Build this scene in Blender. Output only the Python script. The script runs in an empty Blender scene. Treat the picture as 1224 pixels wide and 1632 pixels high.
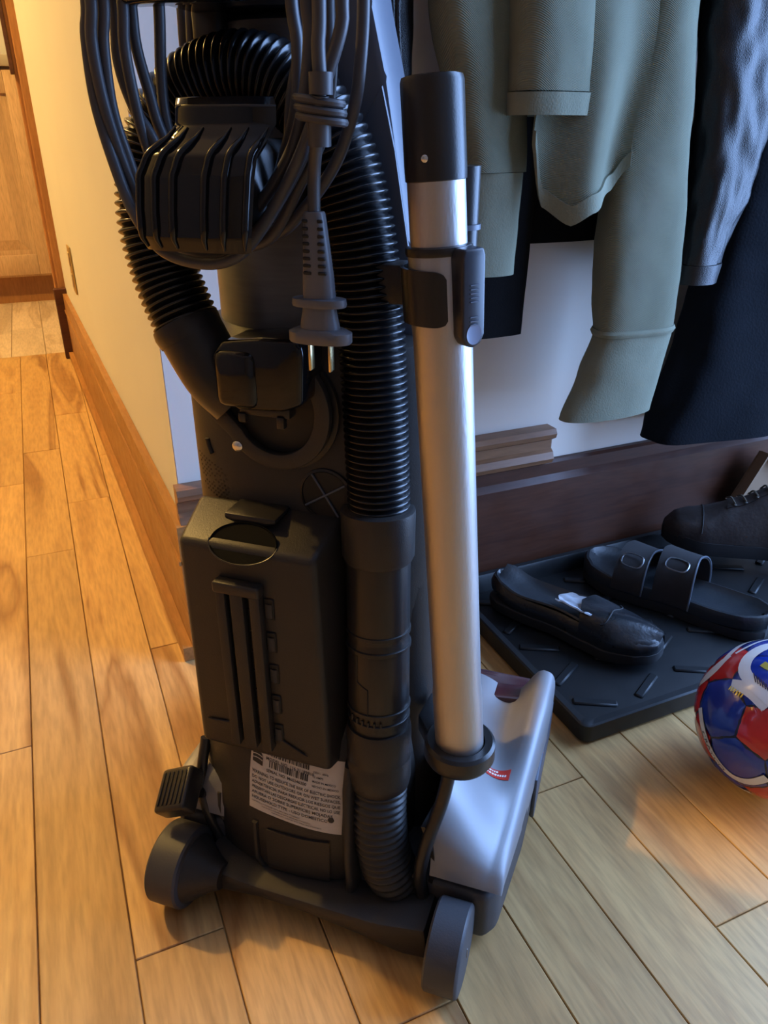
import bpy, bmesh, math, random
from mathutils import Vector, Matrix, noise

# ------------------------------------------------------------------ camera, light, exposure
scene = bpy.context.scene
COL = scene.collection
random.seed(7)

PITCH = math.atan(602 / 1210.0)
YAW = math.radians(23.6)
cam_data = bpy.data.cameras.new('camera')
cam_data.sensor_fit = 'VERTICAL'
cam_data.sensor_height = 24.0
cam_data.lens = 24.0 * 1210.0 / 1632.0
cam_data.clip_start = 0.01
cam = bpy.data.objects.new('camera', cam_data)
COL.objects.link(cam)
cam.location = (0, 0, 0.65)
cam.rotation_euler = (math.pi / 2 - PITCH, 0, -YAW)
scene.camera = cam

world = bpy.data.worlds.new('world')
scene.world = world
world.use_nodes = True
world.node_tree.nodes['Background'].inputs[0].default_value = (0.45, 0.6, 1.0, 1)
world.node_tree.nodes['Background'].inputs[1].default_value = 0.05

def light(name, kind, loc, energy, color, **kw):
    l = bpy.data.lights.new(name, kind)
    l.energy = energy
    l.color = color
    for k, v in kw.items():
        setattr(l, k, v)
    o = bpy.data.objects.new(name, l)
    COL.objects.link(o)
    o.location = loc
    return o
# hall ceiling lamp, kitchen ceiling lamp, daylight in the window opening of the right wall
light('hall_ceiling_lamp', 'POINT', (-1.02, 2.25, 2.28), 142, (1.0, 0.61, 0.175), shadow_soft_size=0.05)
# added lamp beyond an added slotted panel behind the viewer: throws the small warm patch on the floor
light('patch_lamp', 'POINT', (-3.75, -4.6, 2.6), 1200, (1.0, 0.58, 0.16), shadow_soft_size=0.03)
light('kitchen_ceiling_lamp', 'POINT', (-0.9, 3.3, 2.25), 22, (1.0, 0.62, 0.32), shadow_soft_size=0.10)
wl = light('window_daylight', 'AREA', (1.59, 0.14, 1.10), 76, (0.31, 0.52, 1.0), shape='RECTANGLE', size=1.95, size_y=1.1)
wl.rotation_euler = (0, math.radians(90), 0)

vs = scene.view_settings
vs.view_transform = 'Standard'
vs.look = 'None'
vs.exposure = 0.35
vs.gamma = 1.0
vs.use_curve_mapping = False

# ------------------------------------------------------------------ materials
MATS = {}
def mat(name, col, rough=0.5, metal=0.0, bump=None, var=0.0, vscale=8.0, spec=0.5, coat=0.0, stretch=None, alpha=None, rvar=0.0):
    """principled material with noise colour variation and fine procedural relief"""
    if name in MATS:
        return MATS[name]
    m = bpy.data.materials.new(name)
    m.use_nodes = True
    nt = m.node_tree
    b = nt.nodes['Principled BSDF']
    b.inputs['Roughness'].default_value = rough
    b.inputs['Metallic'].default_value = metal
    b.inputs['Specular IOR Level'].default_value = spec
    b.inputs['Coat Weight'].default_value = coat
    tc = nt.nodes.new('ShaderNodeTexCoord')
    mp = nt.nodes.new('ShaderNodeMapping')
    mp.inputs['Scale'].default_value = stretch or (1, 1, 1)
    nt.links.new(tc.outputs['Object'], mp.inputs['Vector'])
    n = nt.nodes.new('ShaderNodeTexNoise')
    n.inputs['Scale'].default_value = vscale
    n.inputs['Detail'].default_value = 5
    nt.links.new(mp.outputs[0], n.inputs['Vector'])
    mix = nt.nodes.new('ShaderNodeMix')
    mix.data_type = 'RGBA'
    c = Vector(col)
    mix.inputs[6].default_value = (*(c * (1 - var)), 1)
    mix.inputs[7].default_value = (*(c * (1 + var)), 1)
    nt.links.new(n.outputs['Fac'], mix.inputs[0])
    nt.links.new(mix.outputs[2], b.inputs['Base Color'])
    if rvar:
        mr = nt.nodes.new('ShaderNodeMapRange')
        mr.inputs['To Min'].default_value = max(0.02, rough - rvar)
        mr.inputs['To Max'].default_value = min(1, rough + rvar)
        nt.links.new(n.outputs['Fac'], mr.inputs['Value'])
        nt.links.new(mr.outputs[0], b.inputs['Roughness'])
    if bump:
        kind, sc, st = bump
        if kind == 'noise':
            t = nt.nodes.new('ShaderNodeTexNoise'); t.inputs['Scale'].default_value = sc
            out = t.outputs['Fac']
        elif kind == 'voronoi':
            t = nt.nodes.new('ShaderNodeTexVoronoi'); t.inputs['Scale'].default_value = sc
            out = t.outputs['Distance']
        else:
            t = nt.nodes.new('ShaderNodeTexWave'); t.inputs['Scale'].default_value = sc
            t.bands_direction = 'DIAGONAL'; t.inputs['Distortion'].default_value = 0.6
            out = t.outputs['Fac']
        nt.links.new(mp.outputs[0], t.inputs['Vector'])
        bp = nt.nodes.new('ShaderNodeBump')
        bp.inputs['Strength'].default_value = st
        bp.inputs['Distance'].default_value = 0.002
        nt.links.new(out, bp.inputs['Height'])
        nt.links.new(bp.outputs[0], b.inputs['Normal'])
    if alpha is not None:
        b.inputs['Alpha'].default_value = alpha
    MATS[name] = m
    return m

def wood(name, light_c, dark_c, rough=0.32, axis='y', coat=0.25, figure=1.0):
    m = bpy.data.materials.new(name)
    m.use_nodes = True
    nt = m.node_tree; L = nt.links.new
    b = nt.nodes['Principled BSDF']
    tc = nt.nodes.new('ShaderNodeTexCoord')
    oi = nt.nodes.new('ShaderNodeObjectInfo')
    add = nt.nodes.new('ShaderNodeVectorMath'); add.operation = 'ADD'
    mul = nt.nodes.new('ShaderNodeVectorMath'); mul.operation = 'SCALE'; mul.inputs[0].default_value = (17, 31, 11)
    L(oi.outputs['Random'], mul.inputs['Scale'])
    L(tc.outputs['Object'], add.inputs[0]); L(mul.outputs[0], add.inputs[1])
    mp = nt.nodes.new('ShaderNodeMapping')
    mp.inputs['Scale'].default_value = {'y': (1, .11, 1), 'x': (.11, 1, 1), 'z': (1, 1, .11)}[axis]
    L(add.outputs[0], mp.inputs[0])
    n1 = nt.nodes.new('ShaderNodeTexNoise'); n1.inputs['Scale'].default_value = 10; n1.inputs['Detail'].default_value = 3
    n1.inputs['Distortion'].default_value = 1.2
    L(mp.outputs[0], n1.inputs['Vector'])
    n2 = nt.nodes.new('ShaderNodeTexNoise'); n2.inputs['Scale'].default_value = 240; n2.inputs['Detail'].default_value = 4
    L(mp.outputs[0], n2.inputs['Vector'])
    cr = nt.nodes.new('ShaderNodeValToRGB')
    e = cr.color_ramp.elements
    lc, dc = Vector(light_c), Vector(dark_c)
    e[0].position = .34; e[0].color = (*(lc * .6 + dc * .4), 1)
    e[1].position = .5; e[1].color = (*lc, 1)
    x = e.new(.58); x.color = (*lc.lerp(dc, .25 * figure), 1)
    x = e.new(.625); x.color = (*lc.lerp(dc, .8 * figure), 1)
    x = e.new(.675); x.color = (*lc.lerp(dc, .35 * figure), 1)
    L(n1.outputs['Fac'], cr.inputs[0])
    # fine pores
    pr = nt.nodes.new('ShaderNodeMapRange'); pr.inputs['From Min'].default_value = .3; pr.inputs['From Max'].default_value = .62
    pr.inputs['To Min'].default_value = .80; pr.inputs['To Max'].default_value = 1.04
    L(n2.outputs['Fac'], pr.inputs['Value'])
    # plank-to-plank tone
    tr = nt.nodes.new('ShaderNodeMapRange'); tr.inputs['To Min'].default_value = .84; tr.inputs['To Max'].default_value = 1.1
    L(oi.outputs['Random'], tr.inputs['Value'])
    mm = nt.nodes.new('ShaderNodeMath'); mm.operation = 'MULTIPLY'
    L(pr.outputs[0], mm.inputs[0]); L(tr.outputs[0], mm.inputs[1])
    vm = nt.nodes.new('ShaderNodeVectorMath'); vm.operation = 'SCALE'
    L(cr.outputs[0], vm.inputs[0]); L(mm.outputs[0], vm.inputs['Scale'])
    L(vm.outputs[0], b.inputs['Base Color'])
    n3 = nt.nodes.new('ShaderNodeTexNoise'); n3.inputs['Scale'].default_value = 30; n3.inputs['Detail'].default_value = 6
    L(tc.outputs['Object'], n3.inputs['Vector'])
    rr = nt.nodes.new('ShaderNodeMapRange'); rr.inputs['To Min'].default_value = rough - .1; rr.inputs['To Max'].default_value = rough + .2
    L(n3.outputs['Fac'], rr.inputs['Value']); L(rr.outputs[0], b.inputs['Roughness'])
    bp = nt.nodes.new('ShaderNodeBump'); bp.inputs['Strength'].default_value = .12; bp.inputs['Distance'].default_value = .001
    L(n2.outputs['Fac'], bp.inputs['Height']); L(bp.outputs[0], b.inputs['Normal'])
    b.inputs['Coat Weight'].default_value = coat
    b.inputs['Coat Roughness'].default_value = .3
    b.inputs['Specular IOR Level'].default_value = .35
    MATS[name] = m
    return m

floor_wood = wood('floor_wood', (.61, .375, .145), (.25, .10, .025), rough=.42, axis='y', coat=.12)
kitchen_wood = wood('kitchen_floor_wood', (.70, .56, .42), (.45, .32, .2), rough=.45)
hall_board = wood('hall_baseboard_wood', (.42, .20, .06), (.26, .10, .025), rough=.4, axis='y', coat=.1, figure=.6)
dark_board = wood('dark_baseboard_wood', (.088, .030, .015), (.045, .015, .009), rough=.4, axis='x', coat=.1, figure=.7)
mould_wood = wood('moulding_wood', (.30, .15, .075), (.14, .06, .03), rough=.35, axis='x', coat=.15, figure=.7)
cab_wood = wood('cabinet_wood', (.62, .42, .25), (.5, .3, .16), rough=.45, axis='z', coat=.05, figure=.5)
casing_wood = wood('casing_wood', (.40, .19, .07), (.25, .1, .03), rough=.45, axis='z', coat=.05, figure=.6)
wall_cream = mat('wall_cream_paint', (.66, .66, .62), .75, var=.04, vscale=4, bump=('noise', 220, .05))
darkened_paint = mat('darkened_paint', (.17, .16, .145), .8, var=.05)  # unseen walls coloured dark so gloss black reflects a dim room
wall_grey = mat('wall_grey_warmed_paint', (.78, .70, .61), .75, var=.03, vscale=4, bump=('noise', 220, .05))  # warm tint painted in to stand for warm fill light
ceiling_m = mat('ceiling_paint', (.45, .44, .42), .9, var=.02)
black = mat('black_matte_plastic', (.030, .027, .025), .42, spec=.35, bump=('noise', 900, .10), var=.15, vscale=30, rvar=.06)
black2 = mat('black_satin_plastic', (.020, .0188, .0185), .32, spec=.4, bump=('noise', 700, .05), var=.1, rvar=.05)
gloss = mat('black_gloss_plastic', (.006, .006, .007), .09, var=.1, spec=.4)
hose_m = mat('black_hose_plastic', (.008, .008, .009), .22, var=.1, vscale=60)
hose_d = mat('dark_rubber_hose', (.022, .021, .021), .5, var=.1, vscale=60)
recess_shade = mat('recess_shade_plastic', (.006, .006, .006), .6)  # near-black stands in for the shade inside slots and recesses
cup_m = mat('dirt_cup_sheen_plastic', (.115, .117, .122), .34, var=.25, vscale=26, stretch=(1, 1, 14), rvar=.08)  # base colour raised to carry the cup's sheen
slate = mat('slate_plastic', (.085, .10, .135), .42, var=.08, vscale=20)
cord_m = mat('grey_cord_rubber', (.055, .053, .058), .45, var=.1, vscale=40)
plug_m = mat('grey_plug_plastic', (.11, .115, .135), .42, var=.06, vscale=50)
brass = mat('brass', (.75, .58, .28), .25, metal=1)
steel = mat('steel_screw', (.7, .68, .64), .25, metal=1, var=.1, vscale=200)
alu = mat('brushed_aluminium', (.50, .485, .48), .42, metal=.9, var=.05, vscale=60, bump=('noise', 500, .08), stretch=(1, 1, .3), rvar=.05)
silver = mat('silver_paint', (.25, .252, .262), .46, metal=.25, var=.05, vscale=35, rvar=.05, bump=('noise', 300, .03))
wheel_m = mat('charcoal_wheel_plastic', (.050, .050, .055), .5, var=.12, vscale=40, bump=('noise', 700, .08))
lens_red = mat('dark_red_window', (.06, .022, .026), .12, var=.3, vscale=40, coat=.5)
paper = mat('label_paper', (.62, .57, .52), .6, var=.03, vscale=50)
ink = mat('label_ink', (.035, .03, .028), .6)
red_st = mat('red_sticker', (.50, .03, .02), .4, var=.05)
white_ink = mat('white_ink', (.75, .72, .68), .5)
filter_m = mat('pleated_filter', (.055, .048, .042), .9, var=.3, vscale=90)
green = mat('olive_cotton', (.185, .195, .140), .92, var=.12, vscale=30, bump=('wave', 330, .55), spec=.15)
green_rib = mat('olive_cuff_cotton', (.185, .194, .142), .95, var=.08, vscale=60, bump=('noise', 500, .25), spec=.1)
blackcloth = mat('black_cloth', (.006, .006, .007), .95, var=.2, vscale=30, bump=('noise', 500, .3), spec=.15)
navy = mat('navy_wool', (.0062, .0080, .0115), .95, var=.25, vscale=20, bump=('noise', 300, .3), spec=.12)
leather = mat('black_leather', (.009, .009, .0105), .36, spec=.38, var=.2, vscale=30, bump=('voronoi', 800, .22), rvar=.08)
shoe_l = mat('worn_black_shoe_leather', (.014, .016, .019), .30, var=.3, vscale=40, bump=('noise', 160, .25), rvar=.12)
insole_m = mat('dark_insole_leather', (.019, .023, .027), .42, var=.35, vscale=35, bump=('noise', 250, .15))
sole_m = mat('black_rubber_sole', (.010, .010, .011), .7, var=.2, vscale=60)
nubuck = mat('charcoal_nubuck', (.022, .021, .022), .85, var=.25, vscale=60)
lining = mat('worn_fabric_lining', (.40, .43, .47), .9, var=.35, vscale=70)
boot_m = mat('dark_brown_boot_leather', (.026, .019, .017), .55, var=.35, vscale=30, bump=('noise', 180, .25))
lace_m = mat('brown_lace', (.10, .085, .06), .8, var=.2, vscale=300)
card_m = mat('brown_cardboard', (.27, .17, .10), .85, var=.1, vscale=20)
tray_m = mat('black_tray_plastic', (.010, .011, .012), .45, spec=.35, var=.2, vscale=25, rvar=.1)
ball_blue = mat('ball_blue', (.010, .035, .30), .22, var=.35, vscale=30, coat=.5)
ball_red = mat('ball_red', (.52, .018, .018), .22, var=.3, vscale=30, coat=.5)
ball_white = mat('ball_white', (.78, .76, .74), .28, var=.05, vscale=30, coat=.4)
ball_black = mat('ball_navy_print', (.010, .012, .03), .3)
ball_gold = mat('ball_gold', (.75, .6, .12), .25, metal=.6)
plate_m = mat('brass_plate', (.55, .38, .14), .35, metal=.7, var=.2, vscale=60)

# ------------------------------------------------------------------ mesh helpers
def link(o, parent=None):
    COL.objects.link(o)
    if parent is not None:
        o.parent = parent
    return o

def mk(name, verts, faces, m, parent=None, smooth=True, ang=40, loc=None):
    me = bpy.data.meshes.new(name)
    me.from_pydata([tuple(v) for v in verts], [], faces)
    bm = bmesh.new(); bm.from_mesh(me)
    bmesh.ops.remove_doubles(bm, verts=bm.verts, dist=1e-6)
    bmesh.ops.recalc_face_normals(bm, faces=bm.faces)
    bm.to_mesh(me); bm.free()
    me.materials.append(m)
    if smooth:
        me.polygons.foreach_set('use_smooth', [True] * len(me.polygons))
        me.set_sharp_from_angle(angle=math.radians(ang))
    o = bpy.data.objects.new(name, me)
    if loc is not None:
        o.location = loc
    return link(o, parent)

def tag(o, label, cat=None, group=None, kind=None):
    if label: o['label'] = label
    if cat: o['category'] = cat
    if group: o['group'] = group
    if kind: o['kind'] = kind
    return o

def root(name, label, cat, loc, rotz=0, group=None):
    o = bpy.data.objects.new(name, None)
    o.empty_display_size = .02
    o.location = loc; o.rotation_euler = (0, 0, rotz)
    COL.objects.link(o)
    return tag(o, label, cat, group)

def join(*parts):
    V, F = [], []
    for v, f in parts:
        o = len(V)
        V += [tuple(x) for x in v]
        F += [tuple(i + o for i in q) for q in f]
    return V, F

def bm_vf(bm):
    bm.verts.index_update()
    r = [v.co.copy() for v in bm.verts], [tuple(v.index for v in f.verts) for f in bm.faces]
    bm.free()
    return r

def box(lo, hi, bev=0.0, seg=2):
    bm = bmesh.new()
    bmesh.ops.create_cube(bm, size=1)
    lo, hi = Vector(lo), Vector(hi)
    for v in bm.verts:
        v.co = Vector([lo[i] + (v.co[i] + .5) * (hi[i] - lo[i]) for i in range(3)])
    if bev:
        bmesh.ops.bevel(bm, geom=bm.edges[:], offset=bev, segments=seg, profile=.5, affect='EDGES')
    return bm_vf(bm)

def xform(vf, M):
    return [M @ Vector(v) for v in vf[0]], vf[1]

def prism(poly, y0, y1, bev=0.0, seg=2, axes='xz'):
    """extrude a 2D polygon; axes name the polygon plane, the rest is the extrusion axis"""
    n = len(poly)
    bm = bmesh.new()
    def P(p, t):
        d = {axes[0]: p[0], axes[1]: p[1]}
        k = [c for c in 'xyz' if c not in axes][0]
        d[k] = t
        return Vector((d['x'], d['y'], d['z']))
    a = [bm.verts.new(P(p, y0)) for p in poly]
    b = [bm.verts.new(P(p, y1)) for p in poly]
    bm.faces.new(a); bm.faces.new(b[::-1])
    for i in range(n):
        bm.faces.new((a[i], a[(i + 1) % n], b[(i + 1) % n], b[i]))
    bmesh.ops.recalc_face_normals(bm, faces=bm.faces)
    if bev:
        bmesh.ops.bevel(bm, geom=bm.edges[:], offset=bev, segments=seg, profile=.5, affect='EDGES', clamp_overlap=True)
    bmesh.ops.triangulate(bm, faces=[f for f in bm.faces if len(f.verts) > 8])
    return bm_vf(bm)

def catmull(pts, step, closed=False):
    P = [Vector(p) for p in pts]
    n = len(P)
    out = []
    for i in range(n if closed else n - 1):
        if closed:
            a, b, c, d = P[(i - 1) % n], P[i], P[(i + 1) % n], P[(i + 2) % n]
        else:
            b, c = P[i], P[i + 1]
            a = P[i - 1] if i > 0 else b * 2 - c
            d = P[i + 2] if i + 2 < n else c * 2 - b
        k = max(2, int((c - b).length / step * 3))
        for j in range(k):
            t = j / k
            out.append(.5 * ((2 * b) + (c - a) * t + (2 * a - 5 * b + 4 * c - d) * t * t + (3 * b - a - 3 * c + d) * t ** 3))
    if not closed:
        out.append(P[-1])
    else:
        out.append(P[0])
    # uniform resample
    L = [0]
    for i in range(1, len(out)):
        L.append(L[-1] + (out[i] - out[i - 1]).length)
    m = max(2, int(round(L[-1] / step)))
    res = []; k = 0
    for i in range(m + 1):
        s = L[-1] * i / m
        while k < len(L) - 2 and L[k + 1] < s:
            k += 1
        t = (s - L[k]) / max(1e-9, L[k + 1] - L[k])
        res.append(out[k].lerp(out[k + 1], min(1, max(0, t))))
    if closed:
        res.pop()
    return res

def tube(path, rad, seg=16, caps=True, closed=False, flat=None, ref=None):
    """sweep; rad is number or list; flat=(a,b) scales the two cross axes; ref fixes the first cross axis"""
    n = len(path)
    R = rad if isinstance(rad, (list, tuple)) else [rad] * n
    V, F = [], []
    up = None
    for i in range(n):
        if closed:
            t = (path[(i + 1) % n] - path[(i - 1) % n])
        else:
            t = path[min(i + 1, n - 1)] - path[max(i - 1, 0)]
        if t.length < 1e-9:
            t = Vector((0, 0, 1))
        t.normalize()
        if ref is not None:
            up = Vector(ref)
        elif up is None:
            up = Vector((0, 1, 0)) if abs(t.y) < .9 else Vector((1, 0, 0))
        a = (up - t * up.dot(t)).normalized()
        up = a
        b = t.cross(a)
        fa, fb = flat if flat else (1, 1)
        for k in range(seg):
            th = 2 * math.pi * k / seg
            V.append(path[i] + a * (math.cos(th) * R[i] * fa) + b * (math.sin(th) * R[i] * fb))
    for i in range(n if closed else n - 1):
        j = (i + 1) % n
        for k in range(seg):
            l = (k + 1) % seg
            F.append((i * seg + k, i * seg + l, j * seg + l, j * seg + k))
    if caps and not closed:
        F.append(tuple(range(seg))[::-1])
        F.append(tuple((n - 1) * seg + k for k in range(seg)))
    return V, F

def lathe(prof, seg=32, M=None):
    """revolve (r, z) about z"""
    V, F = [], []
    for r, z in prof:
        for k in range(seg):
            th = 2 * math.pi * k / seg
            V.append(Vector((r * math.cos(th), r * math.sin(th), z)))
    for i in range(len(prof) - 1):
        for k in range(seg):
            l = (k + 1) % seg
            F.append((i * seg + k, i * seg + l, (i + 1) * seg + l, (i + 1) * seg + k))
    F.append(tuple(range(seg))[::-1])
    F.append(tuple((len(prof) - 1) * seg + k for k in range(seg)))
    if M is not None:
        V = [M @ v for v in V]
    return V, F

def frame(o, z, x=None):
    """matrix whose z axis is z at origin o"""
    z = Vector(z).normalized()
    x = Vector(x) if x is not None else (Vector((1, 0, 0)) if abs(z.x) < .9 else Vector((0, 1, 0)))
    x = (x - z * x.dot(z)).normalized()
    y = z.cross(x)
    return Matrix(((x.x, y.x, z.x, o[0]), (x.y, y.y, z.y, o[1]), (x.z, y.z, z.z, o[2]), (0, 0, 0, 1)))

def loft(sections, n=48, ex=2.6, caps=True):
    """superellipse sections (w, uc, vc, a, b) stacked in z"""
    V, F = [], []
    for (w, uc, vc, a, b) in sections:
        for k in range(n):
            th = 2 * math.pi * k / n
            c, s = math.cos(th), math.sin(th)
            V.append(Vector((uc + a * math.copysign(abs(c) ** (2 / ex), c), vc + b * math.copysign(abs(s) ** (2 / ex), s), w)))
    for i in range(len(sections) - 1):
        for k in range(n):
            l = (k + 1) % n
            F.append((i * n + k, i * n + l, (i + 1) * n + l, (i + 1) * n + k))
    if caps:
        F.append(tuple(range(n))[::-1])
        F.append(tuple((len(sections) - 1) * n + k for k in range(n)))
    return V, F

def sheet(fn, nu, nv, thick=0.0):
    """grid surface fn(s,t)->Vector with optional thickness along normals"""
    P = [[Vector(fn(i / nu, j / nv)) for j in range(nv + 1)] for i in range(nu + 1)]
    V = [p for r in P for p in r]
    F = []
    w = nv + 1
    for i in range(nu):
        for j in range(nv):
            F.append((i * w + j, (i + 1) * w + j, (i + 1) * w + j + 1, i * w + j + 1))
    if thick:
        N = [Vector() for _ in V]
        for f in F:
            nrm = (V[f[1]] - V[f[0]]).cross(V[f[3]] - V[f[0]])
            for k in f: N[k] += nrm
        o = len(V)
        V = V + [V[i] - (N[i].normalized() * thick if N[i].length else Vector()) for i in range(o)]
        F2 = [tuple(k + o for k in f[::-1]) for f in F]
        side = []
        for i in range(nu):
            side.append((i * w, i * w + o, (i + 1) * w + o, (i + 1) * w))
            side.append((i * w + nv, (i + 1) * w + nv, (i + 1) * w + nv + o, i * w + nv + o))
        for j in range(nv):
            side.append((j, j + 1, j + 1 + o, j + o))
            side.append((nu * w + j, nu * w + j + o, nu * w + j + 1 + o, nu * w + j + 1))
        F = F + F2 + side
    return V, F

_fontcache = {}
def text_vf(s, size, align='LEFT', bold=0.0):
    """flat text outline as mesh data in the xy plane"""
    cu = bpy.data.curves.new('lettering', 'FONT')
    cu.body = s; cu.size = size; cu.align_x = align; cu.fill_mode = 'FRONT'; cu.resolution_u = 2
    cu.offset = bold
    ob = bpy.data.objects.new('lettering_tmp', cu)
    COL.objects.link(ob)
    dg = bpy.context.evaluated_depsgraph_get()
    me = bpy.data.meshes.new_from_object(ob.evaluated_get(dg))
    V = [v.co.copy() for v in me.vertices]
    F = [tuple(p.vertices) for p in me.polygons]
    bpy.data.objects.remove(ob); bpy.data.curves.remove(cu); bpy.data.meshes.remove(me)
    return V, F

# ------------------------------------------------------------------ the setting
def struct(name, vf, m, parent=None, loc=None, smooth=False, label=None):
    o = mk(name, vf[0], vf[1], m, parent, smooth=smooth, loc=loc)
    if parent is None:
        o['kind'] = 'structure'
        if label: o['label'] = label
    return o

floor = struct('floor', box((-2.2, -1.6, -.06), (1.6, 2.72, -.004)), floor_wood, label='honey-toned hardwood plank floor')
XS = [-.3554, -.2734, -.1914, -.1094, -.0313, .0475, .13, .2115, .2926, .3757, .46, .5449, .6275, .71, .7925, .875, .9575, 1.04, 1.1225]
JOINTS = {2: [.05, .794, 1.62, 2.3], 3: [.30, 1.282, 1.80], 4: [-.1, .474, 1.482, 2.05], 5: [.12, .932, 1.72, 2.35], 6: [.332],
          7: [.62], 8: [.10, .74], 9: [.492], 10: [.294], 11: [.66], 12: [.2, .58], 13: [.05, .52]}
for i in range(len(XS) - 1):
    x0, x1 = XS[i], XS[i + 1]
    yend = 2.72 if x1 < .06 else .9
    if i == 5: yend = 2.72
    js = JOINTS.get(i, [random.uniform(-.1, .3), random.uniform(.6, .8)])
    ys = [-.35] + [j for j in js if j < yend - .05] + [yend]
    for a, b in zip(ys[:-1], ys[1:]):
        g = .0006
        vf = box((x0 + g - (x0 + x1) / 2, a + g - (a + b) / 2, -.012), (x1 - g - (x0 + x1) / 2, b - g - (a + b) / 2, random.uniform(-.0003, .0002)), .0007, 1)
        mk('plank', vf[0], vf[1], floor_wood, floor, smooth=False, loc=((x0 + x1) / 2, (a + b) / 2, 0))

# kitchen floor beyond the threshold
kf = struct('floor_kitchen', box((-2.2, 2.72, -.06), (1.6, 4.35, -.004)), kitchen_wood, label='paler floor boards of the kitchen beyond the hall')
kx = -.45
while kx < .25:
    w = .105
    cut = random.uniform(2.95, 3.4)
    for a, b in ((2.722, cut), (cut, 3.75)):
        vf = box((-w / 2 + .0008, a - (a + b) / 2 + .0008, -.01), (w / 2 - .0008, (b - a) / 2 - .0008, 0), .0008, 1)
        mk('floor_board', vf[0], vf[1], kitchen_wood, kf, smooth=False, loc=(kx + w / 2, (a + b) / 2, 0))
    kx += w

WX, WY = .112, .912           # outside corner of the wall block
SL = -.028                    # hall wall runs a touch off the planks
def hx(y, off=0): return WX + SL * (y - WY) + off
YE = 2.68
def plan_prism(pts, z0, z1):
    return prism(pts, z0, z1, axes='xy')
struct('wall_left', plan_prism([(hx(WY), WY + .0005), (hx(YE), YE), (hx(YE) + .1, YE), (hx(WY) + .1, WY + .0005)], 0, 2.45), wall_cream, label='cream painted hall wall running towards the kitchen')
struct('wall_back', box((WX + .0008, WY, 0), (1.6, WY + .1, 2.45)), wall_grey, label='pale grey painted wall behind the hanging coats')
struct('wall_hall', box((-2.25, -1.6, 0), (-2.2, 4.35, 2.45)), darkened_paint, label='hall wall on the far side, coloured dark to dim reflections')
struct('wall_front', join(box((-2.2, -1.65, 0), (-1.62, -1.6, 2.45)), box((-.80, -1.65, 0), (1.65, -1.6, 2.45)), box((-1.62, -1.65, 2.06), (-.80, -1.6, 2.45))), darkened_paint, label='wall behind the viewer, coloured dark to dim reflections')
slot_mask = struct('patch_mask', join(box((-1.618, -1.645, .004), (-.802, -1.605, 1.016)), box((-1.618, -1.645, 1.066), (-.802, -1.605, 2.056)), box((-1.618, -1.645, 1.016), (-1.229, -1.605, 1.066)), box((-1.045, -1.645, 1.016), (-.802, -1.605, 1.066))), darkened_paint, label='added slotted panel behind the viewer that shapes the warm floor patch')  # unseen panel added so its slot shapes the lamp's warm patch
struct('wall_kitchen', box((-2.2, 4.3, 0), (1.6, 4.35, 2.45)), wall_cream, label='cream kitchen end wall')
# right wall with a window opening (daylight enters here)
rw = join(box((1.6, -1.6, 0), (1.65, .91, .10)), box((1.6, -1.6, 2.10), (1.65, .91, 2.45)), box((1.6, -1.6, .10), (1.65, -.43, 2.10)), box((1.6, .71, .10), (1.65, .91, 2.10)))
struct('wall_right', rw, darkened_paint, label='wall with the daylight window, coloured dark to dim reflections')
struct('ceiling', box((-2.25, -1.65, 2.45), (1.65, 4.35, 2.5)), ceiling_m, label='off-white ceiling')

# hall baseboard (flat board, rounded top, shoe strip)
def hall_strip(d0, d1, z0, z1, y0=WY - .03, y1=YE - .02):
    return plan_prism([(hx(y0, -d1), y0), (hx(y1, -d1), y1), (hx(y1, -d0), y1), (hx(y0, -d0), y0)], z0, z1)
bb = struct('baseboard_left', hall_strip(.0004, .013, .001, .205), hall_board, label='honey-stained wooden baseboard along the hall wall')
struct('cap', hall_strip(.0004, .016, .150, .156), hall_board, bb)
struct('shoe_strip', hall_strip(.0132, .026, .001, .022), hall_board, bb)
# back-wall baseboard: tall dark board with a stepped cap, plus a short leftover moulding on top at the left
def prof_x(poly, x0, x1, bev=.0):
    return prism(poly, x0, x1, bev, axes='yz')
y = WY
b2 = struct('baseboard_back', prof_x([(y - .0004, .001), (y - .020, .001), (y - .020, .162), (y - .012, .171), (y - .012, .190), (y - .008, .194), (y - .0004, .194)], WX - .012, 1.598), dark_board, label='tall dark-stained wooden baseboard under the coats')
mo = struct('moulding', prof_x([(y - .0004, .196), (y - .022, .196), (y - .026, .204), (y - .022, .214), (y - .016, .218), (y - .016, .232), (y - .026, .238), (y - .028, .245), (y - .024, .252), (y - .0004, .252)], WX - .006, .672), mould_wood, b2)
mo['label'] = 'short lighter moulding left on top of the board'

# door casing at the hall end, cabinet beyond
cx = hx(YE)
cs = struct('trim_1', join(box((cx - .030, YE - .022, .002), (cx + .07, YE - .002, 2.1), .004), box((cx - .020, YE - .034, .002), (cx + .05, YE - .022, 2.1), .004)), casing_wood, label='stained wooden casing of the kitchen doorway')
pl = struct('plinth', box((cx - .036, YE - .06, .001), (cx + .02, YE - .035, .22), .003), dark_board, cs)
st = struct('casing_shade', box((cx - .040, YE - .03, .80), (cx - .029, YE - .006, 1.04), .002), dark_board, cs)  # dark block stands in for shade on the casing
cab = root('kitchen_cabinet', 'pale wooden kitchen base cabinet with raised-panel doors beyond the hall', 'cabinet', (-.55, 3.64, 0))
def part(name, vf, m, parent, **kw): return mk(name, vf[0], vf[1], m, parent, **kw)
part('body', box((-.6, .012, .11), (.66, .58, .88), .002), cab_wood, cab)
part('toe_kick', box((-.6, .05, 0), (.66, .56, .109)), casing_wood, cab)
part('worktop', box((-.62, -.02, .881), (.68, .6, .92), .004), mat('worktop_laminate', (.5, .45, .38), .4, var=.1), cab)
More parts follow.
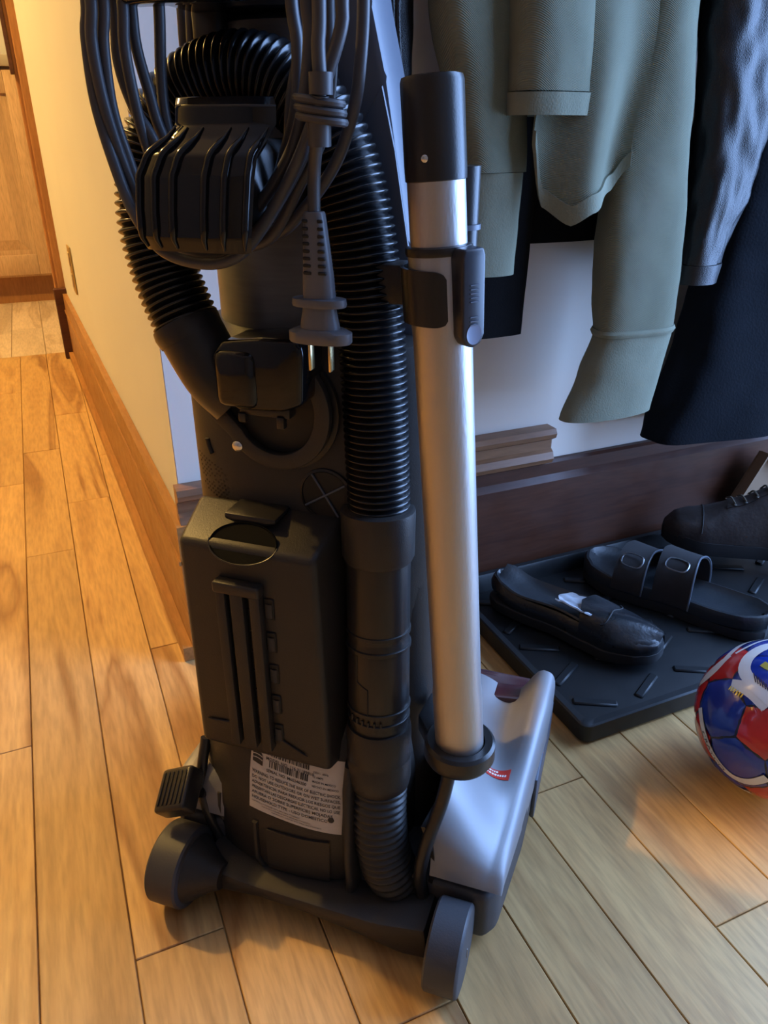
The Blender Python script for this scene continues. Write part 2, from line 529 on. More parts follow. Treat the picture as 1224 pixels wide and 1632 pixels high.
for dx0, dx1 in ((-.59, -.01), (.01, .63)):
    d = part('door', join(box((dx0, -.010, .12), (dx0 + .08, .011, .87), .003), box((dx1 - .08, -.010, .12), (dx1, .011, .87), .003),
             box((dx0 + .08, -.010, .12), (dx1 - .08, .011, .20), .003), box((dx0 + .08, -.010, .79), (dx1 - .08, .011, .87), .003), box((dx0 + .075, 0, .19), (dx1 - .075, .0105, .80))), cab_wood, cab)
    # raised centre panel, chamfered
    a, b, c, e = dx0 + .10, dx1 - .10, .22, .77
    V = [(a, 0, c), (b, 0, c), (b, 0, e), (a, 0, e), (a + .04, -.009, c + .04), (b - .04, -.009, c + .04), (b - .04, -.009, e - .04), (a + .04, -.009, e - .04)]
    F = [(4, 5, 6, 7), (0, 1, 5, 4), (1, 2, 6, 5), (2, 3, 7, 6), (3, 0, 4, 7)]
    mk('raised_panel', V, F, cab_wood, d, smooth=False)
# small brass wall plate low on the hall wall
yp = 2.15
wp = root('wall_plate', 'small brass outlet plate low on the cream hall wall', 'outlet', (hx(yp) - .0006, yp, .0), math.atan(-SL))
part('plate', box((-.004, -.035, .285), (-.0004, .035, .40), .0015), plate_m, wp)
part('socket', join(box((-.0065, -.015, .352), (-.0042, .015, .385), .001), box((-.0065, -.015, .300), (-.0042, .015, .333), .001)), mat('ivory_plastic', (.6, .5, .33), .4), wp)

# ------------------------------------------------------------------ upright vacuum cleaner (local x along the axle, y away from its back, z up)
vac = root('vacuum_cleaner', 'black and silver upright vacuum cleaner seen from behind with coiled hose and cord', 'vacuum cleaner', (.1099, .4276, 0), -.7338)
def vp(name, vf, m, parent=vac, **kw): return mk(name, vf[0], vf[1], m, parent, **kw)

# --- column and motor housing
def col_back(u, w):
    x = min(.999, abs((u + .030) / .110))
    return .168 - .076 * (1 - x ** 3.0) ** (1 / 3.0)
vp('column', loft([(.135, -.030, .165, .102, .068), (.16, -.030, .168, .109, .074), (.17, -.030, .168, .110, .076), (.505, -.030, .168, .110, .076), (.517, -.030, .168, .104, .071), (.522, -.030, .168, .09, .06)], 64, 3.0), black)
HS = [(.022, -.030, .135, .085, .080), (.030, -.032, .135, .100, .094), (.045, -.034, .135, .108, .100), (.09, -.036, .135, .110, .097), (.14, -.036, .135, .108, .088), (.185, -.034, .135, .100, .074), (.20, -.034, .135, .09, .06)]
vp('motor_housing', loft(HS, 64, 2.5), black)
def house_back(u, w):
    for s0, s1 in zip(HS[:-1], HS[1:]):
        if s0[0] <= w <= s1[0]:
            t = (w - s0[0]) / (s1[0] - s0[0])
            uc, vc, a, b = [s0[i] * (1 - t) + s1[i] * t for i in (1, 2, 3, 4)]
            x = min(.999, abs((u - uc) / a))
            return vc - b * (1 - x ** 2.5) ** (1 / 2.5)
    return .06
# raised frame of the lower access panel on the housing
def on_house(u, w, off): return Vector((u, house_back(u, w) - off, w))
pth = [on_house(u, w, .001) for u, w in [(-.062, .092), (-.062, .07), (-.061, .05), (-.055, .040)]]
vp('housing_rib', tube(pth, .0028, 8), black)
vp('housing_rib', tube([on_house(u, w, .001) for u, w in [(-.105, .100), (-.105, .085), (-.102, .070)]], .002, 8), black)
pp = [(-.050, .088), (.006, .088), (.010, .082), (.010, .045), (.004, .038), (-.044, .038), (-.050, .046)]
vp('access_panel', sheet(lambda s, t: on_house(-.050 + .060 * s, .040 + .048 * t, .0022), 14, 10, .002), black)

# --- dirt cup and upper stalk
vp('dirt_cup', lathe([(.060, .505), (.071, .51), (.071, .585), (.062, .605), (.060, .70), (.058, .715), (.04, .722)], 56, Matrix.Translation((-.047, .178, 0))), cup_m)
vp('cup_latch', join(box((-.098, .118, .700), (-.075, .150, .728), .006, 3), tube(catmull([(-.090, .128, .70), (-.089, .126, .712), (-.083, .125, .718), (-.077, .126, .712), (-.076, .128, .70)], .004), .003, 8)), black2)
stalk = vp('handle_stalk', prism([(-.02, .50), (.066, .50), (.050, .583), (.033, .683), (.0235, .723), (.006, .85), (-.010, 1.0), (-.045, 1.0), (-.040, .85), (-.03, .735)], .130, .175, .006, 2), slate)
# inset panel with bright edge on the stalk
vp('stalk_panel', prism([(.006, .640), (.030, .678), (.039, .640), (.0525, .560), (.0535, .520), (.006, .520)], .1285, .132, .0012, 2), slate, stalk)
vp('handle_grip', tube(catmull([(-.028, .178, .98), (-.03, .165, 1.03), (-.03, .11, 1.07), (-.03, .05, 1.06), (-.03, .03, 1.02), (-.03, .06, .985), (-.03, .12, .975), (-.028, .17, .97)], .008), .013, 16), black2)
vp('upper_cord_hook', join(box((-.096, .055, .7195), (-.012, .16, .734), .004, 3), box((-.096, .040, .715), (-.012, .060, .75), .005, 3)), gloss)

# --- filter door (box with slanted top, notch tab and grille)
def fdoor():
    y0, y1 = .045, .096
    bm = bmesh.new()
    front = [(-.1105, .168), (.0115, .168), (.0055, .372), (-.1085, .372)]
    back = [(-.118, .158), (.0185, .158), (.0125, .388), (-.116, .388)]
    a = [bm.verts.new((p[0], y0, p[1])) for p in front]
    b = [bm.verts.new((p[0], y1, p[1])) for p in back]
    bm.faces.new(a[::-1]); bm.faces.new(b)
    for i in range(4):
        bm.faces.new((a[i], a[(i + 1) % 4], b[(i + 1) % 4], b[i]))
    bmesh.ops.recalc_face_normals(bm, faces=bm.faces)
    bmesh.ops.bevel(bm, geom=bm.edges[:], offset=.0055, segments=4, profile=.5, affect='EDGES')
    return bm_vf(bm)
fd = vp('filter_door', fdoor(), black)
# finger notch (disc coloured near-black for the dish's shade) and latch tab
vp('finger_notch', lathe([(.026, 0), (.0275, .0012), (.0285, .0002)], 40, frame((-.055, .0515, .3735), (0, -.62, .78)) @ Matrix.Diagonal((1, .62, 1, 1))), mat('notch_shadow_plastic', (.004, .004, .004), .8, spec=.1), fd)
vp('notch_rim', tube([frame((-.055, .0515, .3735), (0, -.62, .78)) @ Vector((.0285 * math.cos(a), .0285 * .62 * math.sin(a), .0008)) for a in [math.radians(180 + 180 * i / 24) for i in range(25)]], .0007, 8), black2, fd)
vp('latch_tab', prism([(-.078, .384), (-.055, .3785), (-.034, .385), (-.034, .3895), (-.078, .3895)], .066, .094, .002, 2), black2, fd)
# grille: raised frame with slots and side openings as near-black strips for their shade, filter folds on top
gx0, gx1, gz0, gz1 = -.0755, -.0375, .183, .346
G = []
for a, b in ((gx0, gx0 + .0085), (gx0 + .0125, gx0 + .0240), (gx0 + .0290, gx1)):
    G.append(box((a, .0365, gz0), (b, .0452, gz1 - .006), .0012, 2))
vp('grille_frame', join(*G), black, fd)
vp('grille_cap', box((gx0 - .0008, .0345, gz1 - .010), (gx1 + .0008, .0452, gz1), .0022, 3), black, fd)
vp('slot', box((gx0 + .0080, .0440, gz0 + .004), (gx0 + .0130, .0449, gz1 - .008)), recess_shade, fd)
vp('slot', box((gx0 + .0235, .0440, gz0 + .004), (gx0 + .0295, .0449, gz1 - .008)), recess_shade, fd)
for i in range(7):
    z = gz0 + .014 + i * .0195
    vp('slot_bridge', join(box((gx0 + .0078, .0432, z), (gx0 + .0132, .0446, z + .0016)), box((gx0 + .0232, .0432, z + .005), (gx0 + .0298, .0446, z + .0066))), black, fd)
for i in range(5):
    z = .190 + i * .031
    o = vp('side_opening', box((gx1 + .0002, .0436, z), (gx1 + .0082, .0449, z + .019), .0006, 1), recess_shade, fd)
    vp('filter_fold', sheet(lambda s, t, z=z: (gx1 + .0012 + .0058 * s, .0432 - .0008 * math.sin(math.pi * s), z + .002 + .0125 * t), 6, 1, .0004), filter_m, o)
# little wedges either side of the grille foot
vp('wedge', prism([(gx0 - .026, .198), (gx0, .192), (gx0, .200)], .0432, .0450, .0006, 1), black2, fd)
vp('wedge', prism([(gx1, .188), (gx1 + .030, .181), (gx1, .197)], .0432, .0450, .0006, 1), black2, fd)

# --- rating label on the housing
LU0, LU1, LW0, LW1 = -.068, .0195, .096, .167
def lab_pt(s, t, off=.0006):
    u = LU0 + (LU1 - LU0) * s
    w = LW0 + (LW1 - LW0) * t + .010 * (1 - s)
    return Vector((u, house_back(u, w) - off, w))
lab = vp('rating_label', sheet(lambda s, t: lab_pt(s, t), 24, 18, .0005), paper)
lab['label'] = 'white paper rating label with barcodes'
LWD, LHT = LU1 - LU0, LW1 - LW0
def on_label(vf, x, y):
    return [lab_pt((x + v[0]) / LWD, (y + v[1]) / LHT, .0009) for v in vf[0]], vf[1]
LT = []
def put(s, x, y, size, bold=.00005):
    v, f = text_vf(s, size, bold=bold)
    wmax = max([p.x for p in v] + [1e-6])
    k = min(1.0, (LWD - x - .002) / wmax)
    LT.append(on_label(([Vector((p.x * k, p.y, 0)) for p in v], f), x, y))
put('MODEL NO. 116.31189810', .0155, .0530, .0040)
put('SERIAL NO. M60346300', .0165, .0425, .0038)
put('WARNING: TO REDUCE THE RISK OF ELECTRIC SHOCK,', .0025, .0370, .0042)
put('DO NOT USE OUTDOORS OR ON WET SURFACES.', .0025, .0318, .0042)
put('ADVERTENCIA: PARA REDUCIR LOS RIESGOS QUE', .0025, .0266, .0042)
put('PRESENTAN LAS DESCARGAS ELECTRICAS, NO LO USE', .0025, .0214, .0042)
put('AFUERA O SOBRE SUPERFICIES MOJADAS.', .0025, .0162, .0042)
put('HOUSEHOLD TYPE - USO DOMESTICO', .0025, .0110, .0042)
for i, (t, x) in enumerate((('120V~  60Hz', .060), ('12 AMPS', .060), ('MADE IN MEXICO', .060), ('HECHO EN MEXICO', .060))):
    put(t, x, .0560 - i * .0042, .0026, .00002)
for i in range(3):
    put('THIS PRODUCT COMPLIES WITH APPLICABLE STANDARDS', .0025 + .010 * i, .0074 - i * .0024, .0018, .0)
vp('lettering', join(*LT), ink, lab, smooth=False)
BR = []
for y0, x0, x1 in ((.0575, .0125, .0555), (.0470, .0190, .0555)):
    x = x0
    while x < x1:
        wbar = random.choice((.0005, .0008, .0014))
        BR.append(on_label(([Vector((x, 0, 0)), Vector((x + wbar, 0, 0)), Vector((x + wbar, .0062, 0)), Vector((x, .0062, 0))], [(0, 1, 2, 3)]), 0, y0))
        x += wbar + random.choice((.0004, .0007, .0012))
vp('barcode', join(*BR), ink, lab, smooth=False)
shield = [(.0022, .0470), (.0125, .0455), (.0125, .0530), (.0100, .0585), (.0060, .0605), (.0022, .0600)]
sh = [on_label(([Vector((a, b, 0)) for a, b in shield], [tuple(range(6))]), 0, 0)]
vp('emblem', join(*sh), ink, lab, smooth=False)
arc = []
for k in range(3):
    pts = [(.0024 + .0098 * t, .0490 + k * .0032 + .0022 * math.sin(math.pi * (.25 + .6 * t))) for t in [i / 8 for i in range(9)]]
    V = []; F = []
    for i, (a, b) in enumerate(pts):
        V += [lab_pt(a / LWD, b / LHT, .0012), lab_pt(a / LWD, (b + .0008) / LHT, .0012)]
        if i: F.append((2 * i - 2, 2 * i, 2 * i + 1, 2 * i - 1))
    arc.append((V, F))
vp('emblem_line', join(*arc), paper, lab, smooth=False)
rc = [(.078 + .0028 * math.cos(a), .0140 + .0028 * math.sin(a)) for a in [i * math.pi / 10 for i in range(20)]]
vp('approval_mark', on_label(([Vector((a, b, 0)) for a, b in rc], [tuple(range(20))]), 0, 0), ink, lab, smooth=False)

# --- ring clamp, elbow and hose port on the column
RC = Vector((-.035, 0, .472))
vp('hose_port', lathe([(.047, 0), (.047, -.004), (.043, -.0045), (.040, .002), (.02, .002)], 48, frame((-.036, .0915, .470), (0, 1, 0)) @ Matrix.Scale(1, 4)), black2)
vp('port_recess', lathe([(.0405, 0), (.0405, -.0012), (.02, -.0014)], 40, frame((-.036, .0868, .470), (0, 1, 0))), recess_shade)
arcp = []
for i in range(41):
    a = math.radians(42 - i * 192 / 40)
    arcp.append((math.cos(a), math.sin(a)))
outer = [(RC.x + .0435 * c, RC.z + .0455 * s) for c, s in arcp]
inner = [(RC.x + .0315 * c, RC.z + .0335 * s) for c, s in arcp]
outer += [(-.0885, .463), (-.0850, .474)]
inner += [(-.0760, .4700)]
vp('clamp_ring', prism(outer + inner[::-1], .0765, .0835, .0015, 2), black)
for (u, w) in ((-.008, .5005), (-.0665, .4415)):
    vp('screw', lathe([(.0042, 0), (.0042, .0012), (.003, .0024), (.001, .0028)], 20, frame((u, .0772, w), (0, -1, 0))), steel)
vp('elbow', join(prism([(-.066, .484), (-.068, .516), (-.060, .526), (-.030, .530), (-.004, .531), (.000, .524), (-.002, .486), (-.016, .480), (-.05, .478)], .054, .092, .006, 3),
                 box((-.066, .050, .480), (-.034, .064, .521), .007, 3)), gloss)
vp('elbow_clip', join(box((-.058, .068, .470), (-.018, .080, .4785), .002), box((-.028, .066, .463), (-.022, .072, .472), .001), box((-.058, .066, .465), (-.052, .072, .472), .001)), black2)
cuff = [Vector((-.066, .084, .478)), Vector((-.0818, .080, .4958)), Vector((-.1000, .080, .5274))]
vp('hose_cuff', tube(catmull(cuff, .004), .0235, 32), black2)
vp('cuff_lip', tube([Vector((-.0970, .0800, .521)), Vector((-.1005, .080, .5274)), Vector((-.1025, .0803, .531))], [.0240, .0248, .0240], 32), black2)
# cross vent
vx, vw = -.003, .404
vy = col_back(vx, vw)
vp('vent_port', lathe([(.0215, 0), (.0215, -.002), (.0195, -.0026), (.0188, .0005), (.005, .0005)], 36, frame((vx, vy + .0008, vw), (0, 1, 0))), black2)
vp('vent_recess', lathe([(.0188, 0), (.0188, -.0016), (.004, -.0018)], 32, frame((vx, vy + .0004, vw), (0, 1, 0))), recess_shade)
for a in (32, 122):
    d = Vector((math.cos(math.radians(a)), 0, math.sin(math.radians(a)))) * .0195
    c = Vector((vx, vy - .0022, vw))
    vp('vent_bar', tube([c - d, c + d], .0009, 8), slate)  # lighter slate colour stands in for edges catching light
kx, kw = -.1075, .428
vp('keyhole', tube(catmull([(kx, col_back(kx, kw) - .0002, kw + .006), (kx + .001, col_back(kx, kw) - .0004, kw), (kx + .004, col_back(kx + .004, kw) - .0004, kw - .006)], .002), .0024, 10), recess_shade)
# embossed moulding note: rows of tiny raised characters
EM = []
for r in range(9):
    for c in range(9 + r % 3):
        u = -.122 + .0032 * c + .0006 * r
        w = .417 - r * .0036 - .0009 * c
        if u > -.088: continue
        if random.random() < .15: continue
        EM.append(box((u, col_back(u, w) - .0005, w), (u + random.uniform(.0012, .0024), col_back(u, w) + .0006, w + .0016)))
vp('embossed_note', join(*EM), black2)

# --- stretch hose
HOSE = [(-.0995, .080, .5270), (-.1164, .085, .5647), (-.1245, .090, .6052), (-.1180, .100, .6480), (-.0947, .105, .6741), (-.0572, .105, .6850), (-.0231, .105, .6760), (.0035, .105, .6496), (.0183, .105, .6114), (.0275, .103, .5609), (.0335, .100, .4974), (.0370, .097, .430), (.0390, .095, .385)]
hp = catmull(HOSE, .00062)
PITCHH = 8
vp('stretch_hose', tube(hp, [.0203 + .0036 * (.5 + .5 * math.cos(2 * math.pi * i / PITCHH)) ** .7 for i in range(len(hp))], 28), hose_m, ang=80)
# --- lower tube: collar, pipe with latch rings, bottom collar, flexible tail
T0, T1 = Vector((.0386, .093, .398)), Vector((.0480, .066, .135))
def tpt(w):
    t = (T0.z - w) / (T0.z - T1.z)
    return T0.lerp(T1, t)
def tseg(name, prof, m, parent=vac):
    P = [tpt(w) for r, w in prof]
    return vp(name, tube(P, [r for r, w in prof], 40), m, parent)
tseg('hose_collar', [(.0255, .399), (.0282, .398), (.0285, .394), (.0280, .362), (.0262, .358)], black)
pipe = tseg('lower_pipe', [(.0248, .362), (.0250, .356), (.0250, .300), (.0242, .296), (.0242, .292), (.0250, .289), (.0252, .232), (.0240, .229), (.0240, .224), (.0245, .221), (.0242, .206), (.0235, .200)], black2)
for w, r in ((.299, .0258), (.286, .0262), (.230, .0262), (.2195, .0258)):
    tseg('pipe_ring', [(r - .0012, w + .0022), (r, w + .0014), (r, w - .0014), (r - .0012, w - .0022)], black2, pipe)
def on_pipe(ang, w, r):
    c = tpt(w); a = math.radians(ang)
    return c + Vector((.243 * math.cos(a) + .97 * math.sin(a), -.97 * math.cos(a) + .243 * math.sin(a), 0)) * r
seam = [on_pipe(-38, .286, .0253), on_pipe(-38, .262, .0253), on_pipe(-32, .2605, .0253), on_pipe(-22, .2585, .0253), on_pipe(-16, .2575, .0253), on_pipe(-16, .231, .0253)]
vp('latch_seam', tube(seam, .0006, 6), recess_shade, pipe)
for a in (-55, -40, -28, -16, -4, 8):
    p, q = on_pipe(a, .2275, .0250), on_pipe(a, .2225, .0250)
    vp('lock_tooth', tube([p, q], .0011, 6), black, pipe)
tseg('bottom_collar', [(.0225, .208), (.0262, .210), (.0272, .206), (.0272, .180), (.0266, .178), (.0274, .176), (.0272, .158), (.0256, .150), (.0235, .148)], black)
tail = catmull([tpt(.150), Vector((.0495, .060, .120)), Vector((.0540, .056, .088)), Vector((.0620, .056, .058)), Vector((.0720, .066, .032))], .0011)
vp('tail_hose', tube(tail, [.0232 + .0013 * math.cos(2 * math.pi * i / 6) for i in range(len(tail))], 28), hose_d, ang=80)
# bar between housing and hose, and the dark channel behind
vp('hose_guard', loft([(.022, .031, .052, .0055, .018), (.08, .029, .052, .006, .020), (.15, .026, .060, .006, .018), (.17, .025, .066, .0055, .014)], 24, 2.6), black)
vp('hose_channel', loft([(.02, .055, .140, .040, .045), (.20, .046, .150, .036, .045), (.40, .040, .155, .034, .045), (.52, .034, .160, .030, .04)], 40, 2.6), black)

# --- telescopic wand
W0, W1 = Vector((.1155, .070, .205)), Vector((.0785, .070, .6790))
WD = (W1 - W0).normalized()
def wpt(w): return W0.lerp(W1, (w - W0.z) / (W1.z - W0.z))
EC, ER = Vector((.243, -.97, 0)), Vector((.97, .243, 0))
def wseg(name, prof, m, parent=vac, seg=44):
    return vp(name, tube([wpt(w) for r, w in prof], [r for r, w in prof], seg), m, parent)
wand = wseg('wand_tube', [(.0182, .203), (.0192, .2045), (.0194, .208), (.0193, .262), (.0186, .269), (.0186, .535), (.0190, .545), (.0190, .586), (.0182, .588)], alu)
wseg('inner_tube', [(.0170, .580), (.0170, .632)], alu)
wseg('wand_cuff', [(.0168, .626), (.0178, .6265), (.0180, .632), (.0178, .676), (.0170, .6785), (.0150, .6790), (.0148, .670)], black2)
wseg('wand_ring', [(.0175, .5855), (.0200, .5862), (.0206, .5885), (.0200, .5908), (.0172, .5915)], black2)
bc = wpt(.652) + EC * .0165 - ER * .0045 + Vector((0, 0, -.014))
vp('cuff_button', lathe([(.0022, 0), (.0020, .0012), (.001, .0018)], 14, frame(bc, EC)), steel)
# curved clip around the tube and the thumb latch
def wcyl(ang, w, r):
    a = math.radians(ang)
    return wpt(w) + (EC * math.cos(a) + ER * math.sin(a)) * r
def clipf(s, t):
    e = max(0, (s - .86) / .14); e2 = (1 - math.sqrt(max(0, 1 - e * e))) * .13
    tt = .5 + (t - .5) * (1 - 2 * e2)
    return wcyl(-150 + 160 * s, .547 + .032 * tt, .0216)
vp('wand_clip', sheet(clipf, 40, 8, -.0022), black2)
vp('clip_arm', box((.030, .088, .550), (.078, .110, .576), .003), black)
lm = frame(wcyl(46, .5655, .0225), EC * .80 + ER * .6, WD)
lt = vp('thumb_latch', xform(prism([(-.024, -.0085), (.022, -.0085), (.0265, -.007), (.0265, .007), (.022, .0085), (-.024, .0085), (-.029, .0055), (-.031, 0), (-.029, -.0055)], -.008, .006, .0016, 3, axes='xy'), lm), mat('latch_plastic', (.022, .025, .036), .33, var=.1))
vp('latch_dish', xform(lathe([(.0062, 0), (.0062, .0004), (.004, .0001)], 24, Matrix.Translation((-.0225, 0, .0060)) @ Matrix.Diagonal((1, .9, 1, 1))), lm), mat('latch_dish', (.20, .24, .34), .3), lt)
for i, x in enumerate((.006, .0036, .0012, -.0012, -.0036, -.0125, -.0150, -.0172)):
    vp('grip_line', xform(box((x, -.003, .0058), (x + .0006, .003, .0066)), lm), slate, lt)
# holder ring under the wand
hm = Matrix.Translation(wpt(.2065))
hp2 = []
vp('wand_holder', join(lathe([(.0198, -.002), (.0202, .008), (.0262, .0085), (.0285, .006), (.0288, -.006), (.0265, -.0105), (.010, -.0115)], 48, hm),
                       prism([(.075, .088), (.104, .048), (.118, .048), (.118, .088), (.10, .12), (.078, .12)], .196, .2145, .003, 2, axes='xy')), black2)
vp('crevice_tool', tube([Vector((.0920, .100, .57)), Vector((.0905, .099, .633))], [.010, .0118], 24), black2)
tl = vp('crevice_tool_rim', tube([Vector((.0914, .0995, .597)), Vector((.0913, .0995, .600))], .0124, 24), slate)

# --- lower cord hook: glossy scoop with ribs
HK = [(.040, .668, -.066, -.006), (.027, .6685, -.060, .000), (.021, .664, -.0575, .0045), (.019, .655, -.0575, .0050), (.014, .648, -.062, .0020), (.006, .640, -.0705, -.001), (.001, .629, -.0745, -.001), (-.001, .612, -.0757, -.0025), (-.001, .597, -.0765, -.0045), (.002, .590, -.0740, -.0065)]
def hook_pt(s, t, off=0.0):
    k = t * (len(HK) - 1); i = min(int(k), len(HK) - 2); f = k - i
    f = f * f * (3 - 2 * f) * .35 + f * .65
    v, w, a, b = [HK[i][q] * (1 - f) + HK[i + 1][q] * f for q in range(4)]
    e = abs(2 * s - 1)
    bow = .006 * e ** 4
    return Vector((a + (b - a) * s, v + bow - off, w))
hk = vp('lower_cord_hook', sheet(lambda s, t: hook_pt(s, t), 40, 54, -.0045), gloss, ang=70)
for s in (.05, .21, .37, .64, .80, .96):
    rp = catmull([hook_pt(s + (.10 * (1 - t) - .02 if t < .6 else 0) * 0, t, .0006) for t in [.36 + .61 * i / 14 for i in range(15)]], .0016)
    n = len(rp)
    vp('rib', tube(rp, [.0022 * min(1, 5 * i / n + .15, 5 * (n - i) / n + .15) for i in range(n)], 10), gloss, hk)
vp('hook_neck', box((-.060, .020, .600), (-.014, .130, .648), .008, 3), black2, hk)

# --- power cord loops
def loop(pts, v):
    l, r = Vector(pts[0]), Vector(pts[-1])
    top = [r + Vector((.0, 0, .05)), Vector((.018, v, .80)), Vector((-.01, v, .845)), Vector((-.075, v, .845)), Vector((-.100, v, .80)), l + Vector((0, 0, .05))]
    return catmull([Vector(p) for p in pts] + top, .004, closed=True)
C1 = [(-.1080, .030, .7161), (-.1116, .030, .6989), (-.1115, .030, .6639), (-.0984, .025, .6232), (-.0855, .019, .6035), (-.0708, .017, .5883), (-.0506, .017, .5822), (-.0299, .018, .5831), (-.0156, .023, .5925), (.0014, .030, .6167), (.0180, .030, .6435), (.0299, .030, .6698), (.0411, .030, .6968), (.0423, .030, .7098)]
C2 = [(-.1013, .036, .7174), (-.1053, .036, .6954), (-.1055, .036, .6641), (-.0994, .036, .6377), (-.0889, .034, .6139), (-.0629, .034, .5955), (-.0330, .034, .5960), (-.0112, .038, .6174), (.0070, .040, .6433), (.0159, .040, .6704), (.0199, .040, .6985), (.0189, .040, .7120)]
C3 = [(-.1042, .050, .7184), (-.1067, .050, .6883), (-.1002, .050, .6643), (-.0900, .050, .6478), (-.0720, .050, .6100), (-.0452, .050, .5930), (-.0197, .050, .6033), (-.0026, .050, .6399), (.0055, .050, .6634), (.0082, .050, .6928), (.0058, .050, .7139)]
C4 = [(-.1000, .060, .7196), (-.1001, .060, .6967), (-.0951, .060, .6727), (-.0898, .060, .6511), (-.0709, .060, .6100), (-.0406, .057, .5930), (-.0100, .050, .5960), (.0117, .050, .6142), (.0297, .050, .6370), (.0404, .050, .6631), (.0444, .050, .6848), (.0465, .050, .7121)]
C5 = [(-.0878, .070, .7204), (-.0919, .070, .6814), (-.0886, .066, .6528), (-.0764, .064, .6124), (-.0451, .064, .5940), (-.0121, .064, .6129), (-.0040, .065, .6670), (.0032, .065, .6942), (.0043, .065, .7157)]
C6 = [(-.1035, .028, .7180), (-.1070, .028, .6960), (-.1060, .030, .6640), (-.0985, .032, .6290), (-.0870, .033, .6010), (-.0640, .032, .5865), (-.0330, .032, .5845), (-.0090, .034, .6060), (.0110, .036, .6330), (.0240, .038, .6600), (.0300, .040, .6880), (.0310, .040, .7110)]
C7 = [(-.0960, .046, .7180), (-.0985, .046, .6950), (-.0970, .047, .6680), (-.0930, .048, .6430), (-.0810, .048, .6080), (-.0500, .048, .5890), (-.0150, .046, .5930), (.0070, .046, .6230), (.0230, .046, .6500), (.0290, .046, .6800), (.0300, .046, .7120)]
strands = []
for pts in (C1, C2, C3, C4, C5, C6, C7):
    v = sum(p[1] for p in pts) / len(pts)
    strands.append(tube(loop(pts, v), .0035, 10, closed=True))
PC = [(.0352, .018, .800), (.0349, .018, .7088), (.0341, .017, .6895), (.0345, .017, .6693), (.0300, .022, .6510), (.0238, .030, .6313), (.0228, .030, .6091), (.0232, .030, .600)]
strands.append(tube(catmull(PC, .004), .0036, 10))
strands.append(tube(catmull([(-.114, .140, .80), (-.1150, .140, .7319), (-.1160, .140, .7050), (-.1170, .142, .66)], .004), .0036, 10))
strands.append(tube(catmull([(-.100, .128, .80), (-.1010, .128, .7319), (-.1040, .130, .7050), (-.1080, .135, .66)], .004), .0036, 10))
vp('power_cord', join(*strands), cord_m)
# cord clip that ties the plug end to the bundle
cc = vp('cord_clip', join(tube([Vector((.0352, .0165, .678)), Vector((.0350, .0165, .668))], .0062, 16), tube([Vector((.0325, .019, .6565)), Vector((.0318, .020, .6445))], .0062, 16),
        tube([Vector((.0345, .0165, .668)), Vector((.0325, .019, .656))], .0046, 14)), cord_m)
for w, du in ((.6655, 0), (.6612, .0006), (.657, .0012)):
    ring = [Vector((.0315 + .0125 * math.cos(a) + du, .022 + .0085 * math.sin(a), w - .0018 * math.cos(a))) for a in [i * 2 * math.pi / 24 for i in range(24)]]
    vp('clip_band', tube(ring, .0021, 8, closed=True), cord_m, cc)
# plug with strain relief, flanges and prongs
plug = vp('plug', join(
    loft([(.5590, .0240, .030, .0165, .0085), (.5605, .0240, .030, .0170, .009), (.5635, .0240, .030, .0165, .0085), (.5640, .0240, .030, .010, .007)], 36, 2.3),
    loft([(.5450, .0240, .030, .0125, .0080), (.5595, .0240, .030, .0098, .0068)], 36, 2.3),
    loft([(.5375, .0240, .030, .0190, .0090), (.5385, .0240, .030, .0198, .0098), (.5440, .0240, .030, .0198, .0098), (.5460, .0240, .030, .0150, .0085)], 36, 2.4)), plug_m)
vp('strain_relief', loft([(.5635, .0243, .030, .0098, .0066), (.5760, .0241, .030, .0092, .0060), (.6100, .0230, .030, .0062, .0050), (.6112, .0230, .030, .0055, .0045)], 28, 2.6), plug_m, plug)
for i in range(8):
    w = .5775 + i * .0040
    hw = .0062 - .00030 * i
    for sg in (-1, 1):
        vp('relief_slot', box((.0243 - .0001 * i + sg * .0046 - hw * .42, .0236 + .0001 * i, w), (.0243 - .0001 * i + sg * .0046 + hw * .42, .0257, w + .0019), .0005, 1), recess_shade, plug)
for u in (.0175, .0305):
    vp('prong', prism([(u - .0009, .0295), (u + .0009, .0295), (u + .0009, .0305), (u - .0009, .0305)], .5205, .540, .0, axes='xy') if False else
       box((u - .0008, .0268, .5200), (u + .0008, .0332, .5400), .0006, 2), brass, plug)

